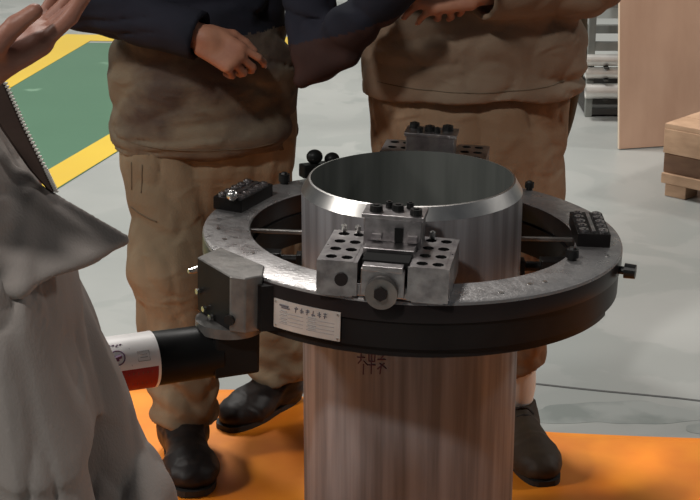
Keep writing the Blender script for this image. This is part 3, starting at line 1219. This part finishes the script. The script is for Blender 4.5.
def person(name, label, J, mats, yaw, fold_seed, res=0.0065, body_res=0.0046, jacket_extra=None, trouser_extra=None,
           jacket_pick=None, jacket_mats=None, sleeve_pick=None):
    """J: joints and widths. Builds body, jacket, trousers, hair under one Empty."""
    root = empty(name, J['base'])
    bpy.context.view_layer.update()
    tag(root, label, 'person')
    hands = J['hands']
    hipc = V3(J['pelvis'])
    lo = V3(J['lo'])
    hi = V3(J['hi'])
    cs, sn = math.cos(yaw), math.sin(yaw)
    side = np.array([cs, sn, 0.0])        # across the body
    fwd = np.array([sn, -cs, 0.0])        # the way it faces

    def body(P):
        d = loft(P, J['body_torso'], yaw)
        d = smin(d, cone(P, J['neck'], J['head'], 0.055, 0.052), 0.03)
        d = smin(d, head_sdf(P, J['head'], J.get('head_yaw', yaw)), 0.012)
        for arm in ('L', 'R'):
            sh, el, wr = (J[k + arm] for k in ('shoulder', 'elbow', 'wrist'))
            d = smin(d, cone(P, sh, el, 0.042, 0.036), 0.02)
            d = smin(d, cone(P, el, wr, 0.038, 0.027), 0.02)
            hp, kn, an = (J[k + arm] for k in ('hip', 'knee', 'ankle'))
            d = smin(d, cone(P, hp, kn, 0.072, 0.050), 0.04)
            d = smin(d, cone(P, kn, an, 0.048, 0.034), 0.02)
            tz = V3(an) + V3(J['toe' + arm]) * 0.14
            tz[2] = 0.045
            d = smin(d, cone(P, (an[0], an[1], 0.055), tz, 0.033, 0.026), 0.02)
        for hnd in hands:
            d = smin(d, hnd.sdf(P), 0.010)
        return d

    bo = sdf_obj('body', body, lo, hi, body_res, [mats['skin']], root)

    def trousers(P):
        d = None
        for arm in ('L', 'R'):
            hp, kn, an = (V3(J[k + arm]) for k in ('hip', 'knee', 'ankle'))
            an = an + (kn - an) * 0.0
            g = smin(cone(P, hp, kn, J['thigh_r'], J['knee_r']), cone(P, kn, an, J['knee_r'], J['cuff_r']), 0.05)
            d = g if d is None else smin(d, g, 0.035)
        d = smin(d, loft(P, J['pelvis_rows'], yaw), 0.05)
        f = folds(P, J.get('fold_t', 0.017), J.get('freq_t', (7.5, 7.5, 4.2)), fold_seed)
        low = np.clip((0.32 - P[:, 2]) / 0.3, 0, 1)
        f2 = 0.008 * low * np.sin(P[:, 2] * 95 + 2.5 * np.sin(P[:, 0] * 30 + P[:, 1] * 21))
        d = d - f - f2
        if trouser_extra is not None:
            d = trouser_extra(P, d)
        d = np.maximum(d, J['hem_t'] - P[:, 2] + 0.012 * np.sin(P[:, 0] * 40))
        for arm in ('L', 'R'):
            an = V3(J['ankle' + arm])
            d = np.maximum(d, -cone(P, an - V3((0, 0, 0.12)), an + V3((0, 0, 0.02)), J['cuff_r'] - 0.014, J['cuff_r'] - 0.02))
        return d

    tl = lo.copy()
    th = hi.copy()
    th[2] = J['pelvis'][2] + 0.22
    sdf_obj('trousers', trousers, tl, th, res, [mats['trousers']], root)

    def jacket(P):
        d = loft(P, J['jacket_rows'], yaw)
        for arm in ('L', 'R'):
            sh, el, wr = (V3(J[k + arm]) for k in ('shoulder', 'elbow', 'wrist'))
            sr = J.get('sleeve_r' + arm, J['sleeve_r'])
            g = smin(cone(P, sh, el, sr[0], sr[1]), cone(P, el, wr, sr[1], sr[2]), 0.03)
            ax = unit(wr - el)
            along = (P - wr) @ ax
            nearw = np.linalg.norm(P - wr, axis=1) < 0.14
            g = np.where(nearw, np.maximum(g, along + 0.012), g)
            hol = cone(P, wr - ax * 0.05, wr + ax * 0.06, J['sleeve_r'][2] - 0.016, J['sleeve_r'][2] - 0.010)
            g = np.maximum(g, -hol)
            d = smin(d, g, 0.03)
        wf = np.minimum(*[np.clip(np.linalg.norm(P - V3(J['wrist' + a_]), axis=1) / 0.10 - 0.6, 0, 1) for a_ in 'LR'])
        d = d - wf * folds(P, J.get('fold_j', 0.016), (4.6, 4.6, 10), fold_seed + 3.1)
        if jacket_extra is not None:
            d = jacket_extra(P, d)
        return np.maximum(d, J['hem_j'] - P[:, 2] + 0.005 * np.sin(P[:, 0] * 14 + fold_seed) + 0.003 * np.sin(P[:, 0] * 33))

    jl = lo.copy()
    jl[2] = J['hem_j'] - 0.06
    jh = hi.copy()
    jh[2] = J['head'][2] - 0.06
    jk = sdf_obj('jacket', jacket, jl, jh, res, jacket_mats or [mats['jacket']], root, jacket_pick)

    hc = V3(J['head'])
    hy = J.get('head_yaw', yaw)
    hf = np.array([math.sin(hy), -math.cos(hy), 0])

    def hair(P):
        d = ell(P, hc - hf * 0.012 + V3((0, 0, 0.028)), (0.088, 0.102, 0.096), np.stack([np.array([math.cos(hy), math.sin(hy), 0]), -hf, V3((0, 0, 1))], 1))
        d = d - folds(P, 0.006, (40, 40, 30), 1.0)
        fr = (P - hc) @ hf
        d = np.maximum(d, -((P[:, 2] - hc[2]) - np.clip(fr * 1.5 - 0.03, -0.06, 0.075)))
        return d

    sdf_obj('hair', hair, hc - 0.15, hc + 0.15, 0.007, ['hair_black'], root)
    for s in (-1, 1):
        bm = bmesh.new()
        sd = np.array([math.cos(hy), math.sin(hy), 0])
        p = hc + sd * 0.031 * s + hf * 0.0820 + V3((0, 0, 0.002))
        bmesh.ops.create_uvsphere(bm, u_segments=12, v_segments=8, radius=0.0095, matrix=Matrix.Translation(p))
        o = link('eye', bm, 'eye_white', root, smooth=True)
        o.matrix_parent_inverse = root.matrix_world.inverted()
        bm = bmesh.new()
        bmesh.ops.create_uvsphere(bm, u_segments=10, v_segments=8, radius=0.0050, matrix=Matrix.Translation(p + hf * 0.0056))
        link('iris', bm, 'hair_black', o, smooth=True)
    return root, bo, jk


def keep_world(o, root):
    o.parent = root
    o.matrix_parent_inverse = root.matrix_world.inverted()


def relaxed(a=0.35, b=0.5, c=0.3):
    return [(a, b, c), (a + .08, b + .08, c), (a + .14, b + .12, c), (a + .2, b + .15, c)]


# ---- person 1: khaki work clothes, dark sleeves, at the left behind the ring
x1, y1 = -0.468, 0.680
hR = Hand((-0.452, 0.432, 1.056), (0.86, -0.10, -0.50), (-0.15, 0.85, -0.4), True,
          [(0.35, 0.6, 0.5), (0.75, 0.8, 0.5), (0.85, 0.95, 0.5), (0.9, 1.0, 0.5)],
          [(0.75, 0.45, 0.25), (0.95, 0.05, 0.25), (0.95, -0.15, 0.25)], 0.98)
hL = Hand((0.01, 0.355, 1.225), (0.75, -0.25, 0.6), (-0.1, -0.6, -0.4), False, relaxed(0.4, 0.6, 0.4),
          [(0.6, 0.6, 0.3), (0.9, 0.3, 0.3), (0.95, 0.1, 0.3)], 1.0)
J1 = dict(base=(x1, y1, 0), pelvis=(x1, y1, 0.86), lo=(-0.92, 0.16, -0.02), hi=(0.20, 1.02, 1.80),
          hipL=(x1 + 0.095, y1 + 0.02, 0.84), kneeL=(-0.352, 0.75, 0.47), ankleL=(-0.300, 0.820, 0.085), toeL=(-0.6, -0.8, 0),
          hipR=(x1 - 0.095, y1, 0.84), kneeR=(-0.555, 0.560, 0.47), ankleR=(-0.538, 0.545, 0.10), toeR=(0.28, -1, 0),
          shoulderL=(x1 + 0.195, y1, 1.365), elbowL=(-0.195, 0.480, 1.005), wristL=(0.0, 0.362, 1.21),
          shoulderR=(x1 - 0.18, y1, 1.365), elbowR=(-0.735, 0.530, 1.125), wristR=(-0.445, 0.432, 1.058),
          neck=(x1, y1 + 0.01, 1.44), head=(x1 + 0.01, y1 - 0.03, 1.615),
          body_torso=[(0.78, x1, y1, 0.15, 0.10), (0.95, x1, y1, 0.15, 0.105), (1.10, x1, y1, 0.14, 0.095), (1.26, x1, y1, 0.155, 0.10), (1.36, x1, y1, 0.14, 0.075), (1.42, x1, y1, 0.07, 0.05)],
          pelvis_rows=[(0.56, x1 + .01, y1, 0.11, 0.07), (0.70, x1, y1, 0.195, 0.125), (0.80, x1, y1, 0.20, 0.135), (0.95, x1, y1, 0.17, 0.12), (1.02, x1, y1, 0.16, 0.11)],
          thigh_r=0.105, knee_r=0.094, cuff_r=0.084, hem_t=0.085,
          jacket_rows=[(0.70, x1 - .002, y1, 0.212, 0.150), (0.80, x1 - .002, y1 - .004, 0.225, 0.165), (0.93, x1 - .005, y1 - .008, 0.232, 0.172), (1.06, x1 - .015, y1, 0.200, 0.160),
                       (1.25, x1, y1, 0.195, 0.14), (1.36, x1, y1, 0.195, 0.12), (1.425, x1, y1, 0.14, 0.09), (1.46, x1, y1, 0.078, 0.072), (1.50, x1, y1, 0.070, 0.068)],
          sleeve_r=(0.066, 0.066, 0.056), sleeve_rL=(0.064, 0.056, 0.054), hem_j=0.748, hands=[hR, hL], fold_j=0.020, fold_t=0.015)


def pick1(cen):
    """dark outer sleeves below mid upper arm; khaki elsewhere"""
    elR, wrR = V3(J1['elbowR']), V3(J1['wristR'])
    elL, wrL = V3(J1['elbowL']), V3(J1['wristL'])
    dR = np.minimum(cone(cen, elR, wrR, 0.073, 0.062), cone(cen, elR, J1['shoulderR'], 0.075, 0.08))
    dL = np.minimum(cone(cen, elL, wrL, 0.073, 0.062), cone(cen, elL, J1['shoulderL'], 0.075, 0.085))
    out = np.zeros(len(cen))
    out[dR < 0.012] = 1
    dL = np.minimum(dL, cone(cen, (-0.205, 0.475, 1.0), (-0.233, 0.455, 0.957), 0.055, 0.03))
    isL = dL < 0.014
    topside = (cen[:, 2] - 0.985) - 0.35 * (cen[:, 0] + 0.21) > 0.065
    out[isL] = 2
    out[isL & topside] = 1
    # dark shirt front under the arms
    out[(out == 0) & (cen[:, 2] > 1.045)] = 1
    return out


def cuff_corner(P, d):
    # loose cloth hanging from the bent left elbow
    g = cone(P, (-0.205, 0.475, 1.0), (-0.233, 0.455, 0.957), 0.05, 0.012)
    g = smin(g, cone(P, (-0.233, 0.455, 0.957), (-0.130, 0.43, 1.02), 0.012, 0.03), 0.03)
    return smin(d, g, 0.02)


P1, b1, k1 = person('person', 'worker in brown khaki clothes with dark sleeves, one hand before the belly',
                    J1, dict(skin='skin', trousers='khaki_trousers', jacket='khaki_jacket'), 0.0, 0.0, jacket_extra=cuff_corner,
                    jacket_pick=pick1, jacket_mats=['khaki_jacket', 'navy_cloth', 'maroon_cloth'])
s1 = shoe(P1, (-0.548, 0.590), (0.20, -1), 'shoe_black', 0.32, 0.11, False, wide=1.32)
s2 = shoe(P1, (-0.268, 0.868), (-0.62, -0.8), 'shoe_black', 0.29, 0.06, False, wide=1.15)

# ---- person 2: tan work clothes, at the right behind the ring
x2, y2 = 0.165, 0.700
g2R = Hand((-0.005, 0.470, 1.185), (0.75, -0.25, -0.35), (-0.2, 0.75, -0.3), True, relaxed(0.5, 0.7, 0.4),
           [(0.7, 0.5, 0.3), (0.95, 0.2, 0.3), (0.95, 0.0, 0.3)], 1.0)
g2L = Hand((0.150, 0.462, 1.152), (-0.95, -0.15, -0.05), (0.1, 0.75, -0.55), False, relaxed(0.3, 0.5, 0.3),
           [(0.75, 0.5, 0.25), (0.95, 0.2, 0.25), (0.97, 0.0, 0.25)], 1.02)
J2 = dict(base=(x2, y2, 0), pelvis=(x2, y2, 0.88), lo=(-0.30, 0.20, -0.02), hi=(0.64, 1.00, 1.84),
          hipL=(x2 + 0.105, y2, 0.86), kneeL=(0.300, 0.615, 0.48), ankleL=(0.283, 0.598, 0.10), toeL=(0.15, -1, 0),
          hipR=(x2 - 0.105, y2, 0.86), kneeR=(0.055, 0.66, 0.48), ankleR=(0.040, 0.70, 0.10), toeR=(-0.15, -1, 0),
          shoulderL=(x2 + 0.19, y2, 1.400), elbowL=(0.425, 0.600, 1.150), wristL=(0.160, 0.465, 1.152),
          shoulderR=(x2 - 0.19, y2, 1.400), elbowR=(-0.105, 0.590, 1.215), wristR=(-0.010, 0.475, 1.195),
          neck=(x2, y2 + 0.01, 1.48), head=(x2 - 0.01, y2 - 0.04, 1.655),
          body_torso=[(0.80, x2, y2, 0.15, 0.10), (0.98, x2, y2, 0.16, 0.11), (1.15, x2, y2, 0.15, 0.10), (1.30, x2, y2, 0.165, 0.10), (1.40, x2, y2, 0.145, 0.075), (1.46, x2, y2, 0.07, 0.05)],
          pelvis_rows=[(0.64, x2, y2, 0.212, 0.150), (0.74, x2, y2, 0.232, 0.170), (0.86, x2, y2, 0.232, 0.165), (0.96, x2, y2, 0.20, 0.14), (1.04, x2, y2, 0.17, 0.12)],
          thigh_r=0.116, knee_r=0.090, cuff_r=0.068, hem_t=0.205,
          jacket_rows=[(0.80, x2, y2, 0.255, 0.175), (0.90, x2, y2 - .005, 0.268, 0.190), (1.02, x2 + .004, y2 - .008, 0.272, 0.190), (1.15, x2, y2, 0.245, 0.170),
                       (1.30, x2, y2, 0.22, 0.150), (1.40, x2, y2, 0.205, 0.12), (1.465, x2, y2, 0.145, 0.09), (1.50, x2, y2, 0.078, 0.072), (1.54, x2, y2, 0.070, 0.068)],
          sleeve_r=(0.068, 0.070, 0.062), hem_j=0.885, hands=[g2R, g2L], fold_j=0.018, fold_t=0.016)


P2, b2, k2 = person('person', 'worker in tan work jacket and trousers with both hands together, behind the ring at right',
                    J2, dict(skin='skin', trousers='tan_trousers', jacket='tan_jacket'), 0.0, 5.0)


def shirt_tail(P):
    # loose darker cloth hanging at his left side, behind the arm
    g = loft(P, [(0.66, 0.375, 0.79, 0.020, 0.060), (0.80, 0.392, 0.79, 0.030, 0.075), (0.95, 0.412, 0.78, 0.030, 0.080), (1.10, 0.400, 0.77, 0.040, 0.080), (1.16, 0.385, 0.76, 0.02, 0.05)], 0.25)
    return g - folds(P, 0.010, (9, 9, 3.5), 2.0)


mat('olive_cloth', (0.10, 0.088, 0.060), 0.9, 0, (0.07, 0.06, 0.042), 7, spec=0.1)
sdf_obj('shirt_tail', shirt_tail, (0.28, 0.62, 0.6), (0.52, 0.95, 1.22), 0.006, ['olive_cloth'], P2)
shoe(P2, (0.278, 0.640), (0.20, -1), 'shoe_brown', 0.32, 0.085, True, wide=1.15)
shoe(P2, (0.040, 0.745), (-0.15, -1), 'shoe_brown', 0.30, 0.085, True)
for (ax_, ay_), (bx_, by_) in (((0.284, 0.597), (0.287, 0.604)), ((0.040, 0.70), (0.046, 0.688))):
    bm = bmesh.new()
    tube(bm, [(ax_, ay_, 0.06), (ax_, ay_, 0.12), (ax_ + (bx_ - ax_) * .4, ay_ + (by_ - ay_) * .4, 0.15), (bx_, by_, 0.19), (bx_, by_, 0.24)],
         [0.048, 0.050, 0.054, 0.052, 0.050], 20)
    so = link('sock', bm, 'sock_white', P2, smooth=True)
    keep_world(so, P2)

# ---- person 3: pale grey work clothes, close at the left, facing right
y3 = -0.850
sx3 = -0.05      # the whole figure stands this far left of its design line
h3 = Hand((-0.600, -1.070, 1.300), (0.84, 0.10, 0.52), (-0.50, -0.30, 0.80), True,
          [(0.20, 0.25, 0.15), (0.15, 0.2, 0.15), (0.2, 0.25, 0.2), (0.3, 0.3, 0.2)],
          [(0.60, 0.40, 0.62), (0.95, 0.10, 0.25), (0.98, 0.0, 0.05)], 1.10)
h3L = Hand((-0.66, -0.52, 0.98), (0.25, 0.1, -0.95), (-0.9, -0.3, -0.1), False, relaxed(), [(0.7, 0.5, 0.2), (0.95, 0.2, 0.2), (0.98, 0.0, 0.2)], 1.0)
YA = R(90)      # faces +X
tx = -0.745
J3 = dict(base=(-0.62, y3, 0), pelvis=(-0.64, y3, 0.96), lo=(-1.25, -1.36, -0.02), hi=(-0.28, -0.36, 1.86),
          hipL=(-0.62, y3 + 0.105, 0.92), kneeL=(-0.466, y3 + 0.10, 0.52), ankleL=(-0.50, y3 + 0.10, 0.10), toeL=(1, 0.15, 0),
          hipR=(-0.63, y3 - 0.105, 0.92), kneeR=(-0.535, y3 - 0.11, 0.52), ankleR=(-0.60, y3 - 0.12, 0.10), toeR=(1, -0.15, 0),
          shoulderL=(tx - 0.02, y3 + 0.185, 1.42), elbowL=(-0.80, y3 + 0.30, 1.20), wristL=(-0.67, y3 + 0.33, 1.00),
          shoulderR=(tx - 0.02, y3 - 0.185, 1.42), elbowR=(-0.90, y3 - 0.27, 1.19), wristR=(-0.570, -1.075, 1.290),
          neck=(tx, y3, 1.50), head=(tx + 0.03, y3, 1.68),
          body_torso=[(0.85, -0.64, y3, 0.15, 0.10), (1.05, -0.67, y3, 0.15, 0.10), (1.20, -0.71, y3, 0.15, 0.10), (1.32, tx, y3, 0.165, 0.09), (1.42, tx, y3, 0.14, 0.07), (1.48, tx, y3, 0.07, 0.05)],
          pelvis_rows=[(0.72, -0.600, y3, 0.215, 0.140), (0.86, -0.634, y3, 0.215, 0.142), (0.98, -0.645, y3, 0.205, 0.140), (1.12, -0.685, y3, 0.19, 0.12)],
          thigh_r=0.106, knee_r=0.100, cuff_r=0.085, hem_t=0.08,
          jacket_rows=[(0.94, -0.650, y3, 0.232, 0.148), (1.02, -0.662, y3, 0.242, 0.150), (1.10, -0.690, y3, 0.240, 0.142), (1.25, -0.745, y3, 0.235, 0.128),
                       (1.41, tx - .01, y3, 0.21, 0.12), (1.48, tx, y3, 0.15, 0.095), (1.52, tx, y3, 0.080, 0.075), (1.57, tx, y3, 0.072, 0.070)],
          sleeve_r=(0.070, 0.070, 0.060), hem_j=0.955, hands=[h3, h3L], fold_j=0.014, fold_t=0.016)


def tri(P, a, b, c):
    """distance to a triangle"""
    a, b, c = V3(a), V3(b), V3(c)
    n = np.cross(b - a, a - c)

    def edge(p, q):
        e = q - p
        t = np.clip(((P - p) @ e) / (e @ e), 0, 1)
        r = P - p - t[:, None] * e
        return (r * r).sum(1), ((P - p) @ np.cross(e, n))
    e1, s1_ = edge(a, b)
    e2, s2_ = edge(b, c)
    e3, s3_ = edge(c, a)
    inside = (np.sign(s1_) + np.sign(s2_) + np.sign(s3_)) >= 2.0
    pl_ = ((P - a) @ n) ** 2 / (n @ n)
    return np.sqrt(np.where(inside, pl_, np.minimum(np.minimum(e1, e2), e3)))


def flare(P, d):
    # front corner of the jacket flaring out from the body, with two soft folds in it
    wob = 0.006 * np.sin(P[:, 2] * 70 + P[:, 0] * 60)
    g = tri(P, (-0.592, -0.880, 1.105), (-0.455, -0.862, 1.006), (-0.580, -1.000, 0.985)) - 0.0105 - wob * 0.5
    g = smin(g, tri(P, (-0.640, -0.90, 1.10), (-0.580, -1.000, 0.985), (-0.592, -0.880, 1.105)) - 0.010, 0.02)
    g = smin(g, cone(P, (-0.575, -0.905, 1.08), (-0.500, -0.890, 1.010), 0.014, 0.010), 0.015)
    return smin(d, g, 0.02)


def moved(v, dx):
    if isinstance(v, tuple) and len(v) == 3:
        return (v[0] + dx, v[1], v[2])
    return v


for k_ in list(J3):
    if k_ in ('body_torso', 'pelvis_rows', 'jacket_rows'):
        J3[k_] = [(r[0], r[1] + sx3) + r[2:] for r in J3[k_]]
    elif k_[:3] in ('bas', 'pel', 'hip', 'kne', 'ank', 'sho', 'elb', 'wri', 'nec') or k_ == 'head':
        J3[k_] = moved(J3[k_], sx3)
P3, b3, k3 = person('person', 'person in pale grey zipped work clothes standing close at the left, one palm held out',
                    J3, dict(skin='skin_dark', trousers='grey_cloth', jacket='grey_cloth'), YA, 9.0, res=0.0052, body_res=0.0040,
                    jacket_extra=flare)
shoe(P3, (-0.625, y3 + 0.095), (1, 0.1), 'shoe_black', 0.29, 0.09, False)
shoe(P3, (-0.725, y3 - 0.125), (1, -0.1), 'shoe_black', 0.29, 0.09, False)
for h_, p_ in ((hR, b1), (h3, b3), (g2L, b2)):
    h_.nails(p_)

# zip on the jacket front: strip coloured as the shade beside it, and teeth
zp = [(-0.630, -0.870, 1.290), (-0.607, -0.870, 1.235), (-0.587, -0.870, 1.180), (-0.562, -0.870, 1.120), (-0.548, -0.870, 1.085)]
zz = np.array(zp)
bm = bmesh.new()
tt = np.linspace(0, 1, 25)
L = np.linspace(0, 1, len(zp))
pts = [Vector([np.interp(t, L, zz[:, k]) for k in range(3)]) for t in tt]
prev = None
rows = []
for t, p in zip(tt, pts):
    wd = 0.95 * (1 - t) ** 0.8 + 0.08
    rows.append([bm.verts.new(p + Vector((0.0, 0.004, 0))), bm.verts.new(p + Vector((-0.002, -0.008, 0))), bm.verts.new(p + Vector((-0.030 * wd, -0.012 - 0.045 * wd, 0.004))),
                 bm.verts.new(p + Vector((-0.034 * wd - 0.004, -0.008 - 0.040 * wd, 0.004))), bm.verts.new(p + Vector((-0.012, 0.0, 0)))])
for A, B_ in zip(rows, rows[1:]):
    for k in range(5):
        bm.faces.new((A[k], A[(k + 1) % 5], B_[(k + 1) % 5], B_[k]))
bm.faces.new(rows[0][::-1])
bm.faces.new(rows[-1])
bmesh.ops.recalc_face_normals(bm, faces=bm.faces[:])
pk = link('shaded_placket', bm, 'placket_shade', P3, smooth=False)
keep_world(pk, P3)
bm = bmesh.new()
for k in range(48):
    t = k / 47
    p = Vector([np.interp(t, L, zz[:, j]) for j in range(3)])
    box(bm, p + Vector((0.002, -0.003, 0)), (0.005, 0.006, 0.0024))
zt_ = link('zip_teeth', bm, 'zip_metal', P3)
keep_world(zt_, P3)
zt_['kind'] = 'stuff'

# stitched seams and pocket openings that lie on the cloth (points dropped onto the mesh along the facing direction)
from mathutils.bvhtree import BVHTree


def seam(root, cloth, lines, m, r=0.0028, name='seam'):
    me = cloth.data
    tree = BVHTree.FromPolygons([v.co for v in me.vertices], [tuple(p.vertices) for p in me.polygons])
    for ln in lines:
        pts = []
        for (a, b) in zip(ln, ln[1:]):
            for k in range(8):
                t = k / 8
                hit = tree.ray_cast(Vector((a[0] + (b[0] - a[0]) * t, -0.2, a[1] + (b[1] - a[1]) * t)), Vector((0, 1, 0)))
                if hit[0] is not None:
                    pts.append(hit[0] - Vector((0, 0.0005, 0)))
        if len(pts) > 2:
            bm = bmesh.new()
            tube(bm, pts, r, 6)
            o = link(name, bm, m, root, smooth=True)
            keep_world(o, root)


def child(root, kind):
    return [c for c in root.children if c.name.split('.')[0] == kind][0]


mat('seam_brown', (0.10, 0.075, 0.05), 0.9, spec=0.1)
seam(P1, child(P1, 'trousers'), [[(-0.640, 0.735), (-0.642, 0.66)], [(-0.612, 0.735), (-0.616, 0.66)], [(-0.645, 0.625), (-0.60, 0.612), (-0.575, 0.605)]], 'seam_brown', 0.0018, 'pocket_seam')
seam(P2, k2, [[(-0.06, 0.925), (0.05, 0.918), (0.17, 0.915), (0.28, 0.918), (0.39, 0.926)]], 'seam_brown', 0.0010, 'hem_seam')
seam(P1, k1, [[(-0.64, 0.785), (-0.55, 0.778), (-0.45, 0.776), (-0.35, 0.778), (-0.29, 0.784)]], 'seam_brown', 0.0010, 'hem_seam')

# ------------------------------------------------------------------ background goods
# plywood sheet leaning against the rack
bm = bmesh.new()
box(bm, (0.61, 0.009, 0.61), (1.22, 0.018, 1.22), bevel=0.001)
for f in bm.faces:
    if abs(f.normal.y) < 0.5:
        f.material_index = 1
ps = link('plywood_sheet', bm, mats=['plywood', 'plywood_edge'])
ps.location = (1.012, 3.458, 0.004)
ps.rotation_euler = (R(-7), 0, R(14))
tag(ps, 'large pinkish plywood sheet propped upright at the back right', 'plywood')

# low wooden case on skids in front of it
pc = empty('wooden_case', (1.062, 2.787, 0))
tag(pc, 'low wooden shipping case on skids at the right edge, in front of the plywood sheet', 'crate')
pc.rotation_euler = (0, 0, R(-42))
Lx, Ly = 0.9, 0.7


def board(name, c, s, m='crate_board'):
    bm = bmesh.new()
    box(bm, c, s, bevel=0.003)
    return link(name, bm, m, pc)


for yy in (0.012, Ly - 0.012):
    board('upper_board', (Lx / 2, yy, 0.215), (Lx, 0.024, 0.095))
    board('lower_board', (Lx / 2, yy + (0.008 if yy < .1 else -.008), 0.128), (Lx, 0.022, 0.074), 'crate_dark')
    board('skid_board', (Lx / 2, yy, 0.070), (Lx, 0.030, 0.040))
for xx in (0.012, Lx - 0.012):
    board('upper_board', (xx, Ly / 2, 0.215), (0.024, Ly - 0.05, 0.095))
    board('lower_board', (xx, Ly / 2, 0.128), (0.022, Ly - 0.05, 0.074), 'crate_dark')
for k in range(5):
    board('lid_board', (Lx / 2, 0.07 + k * 0.14, 0.2725), (Lx, 0.136, 0.020))
for xx in (0.06, Lx / 2, Lx - 0.06):
    for yy in (0.05, Ly - 0.05):
        board('skid_block', (xx, yy, 0.025), (0.09, 0.09, 0.050), 'crate_board')

# metal rack with tubes behind the crate
rk = empty('storage_rack', (1.13, 4.06, 0))
tag(rk, 'grey metal rack behind the plywood sheet', 'rack')


def rpart(name, c, s, m):
    bm = bmesh.new()
    box(bm, c, s, bevel=0.003)
    return link(name, bm, m, rk)


for xx in (-0.165, 0.70):
    for yy in (0.0, 0.42):
        rpart('rack_post', (xx, yy, 0.46), (0.032, 0.032, 0.92), 'rack_grey')
for z in (0.325, 0.52, 0.88):
    for yy in (0.0, 0.42):
        rpart('rack_rail', (0.27, yy, z), (0.90, 0.028, 0.040), 'rack_grey')
rpart('rack_back', (0.27, 0.45, 0.62), (0.88, 0.008, 0.50), 'sheet_grey')
rpart('rack_shelf', (0.27, 0.21, 0.025), (0.90, 0.45, 0.03), 'rack_dark')
for yy in (0.0, 0.42):
    rpart('rack_rail', (0.27, yy, 0.075), (0.90, 0.028, 0.035), 'rack_dark')
n = 0
for (yy, z, r, lab) in ((0.02, 0.268, 0.026, 'silver metal tube on the rack, topmost of three'), (0.02, 0.210, 0.026, 'silver metal tube on the rack, middle of three'),
                        (0.00, 0.130, 0.034, 'thick silver metal tube on the rack, lowest of three')):
    bm = bmesh.new()
    x0 = 1.13 - 0.19
    prof_a, prof_b = (x0, 4.06 - 0.055 + yy, z), (x0 + 0.95, 4.06 - 0.055 + yy, z)
    cyl(bm, prof_a, prof_b, r, seg=28, caps=False)
    cyl(bm, prof_a, prof_b, r - 0.004, seg=28, caps=False)
    o = auto_smooth(link('metal_tube', bm, 'tube_silver'))
    tag(o, lab, 'tube', 'silver tubes on the rack')
for z in (0.268, 0.210, 0.130):
    for xx in (-0.1, 0.62):
        rpart('tube_hook', (xx, -0.03, z - 0.030 if z > .2 else z - 0.038), (0.02, 0.09, 0.008), 'rack_dark')
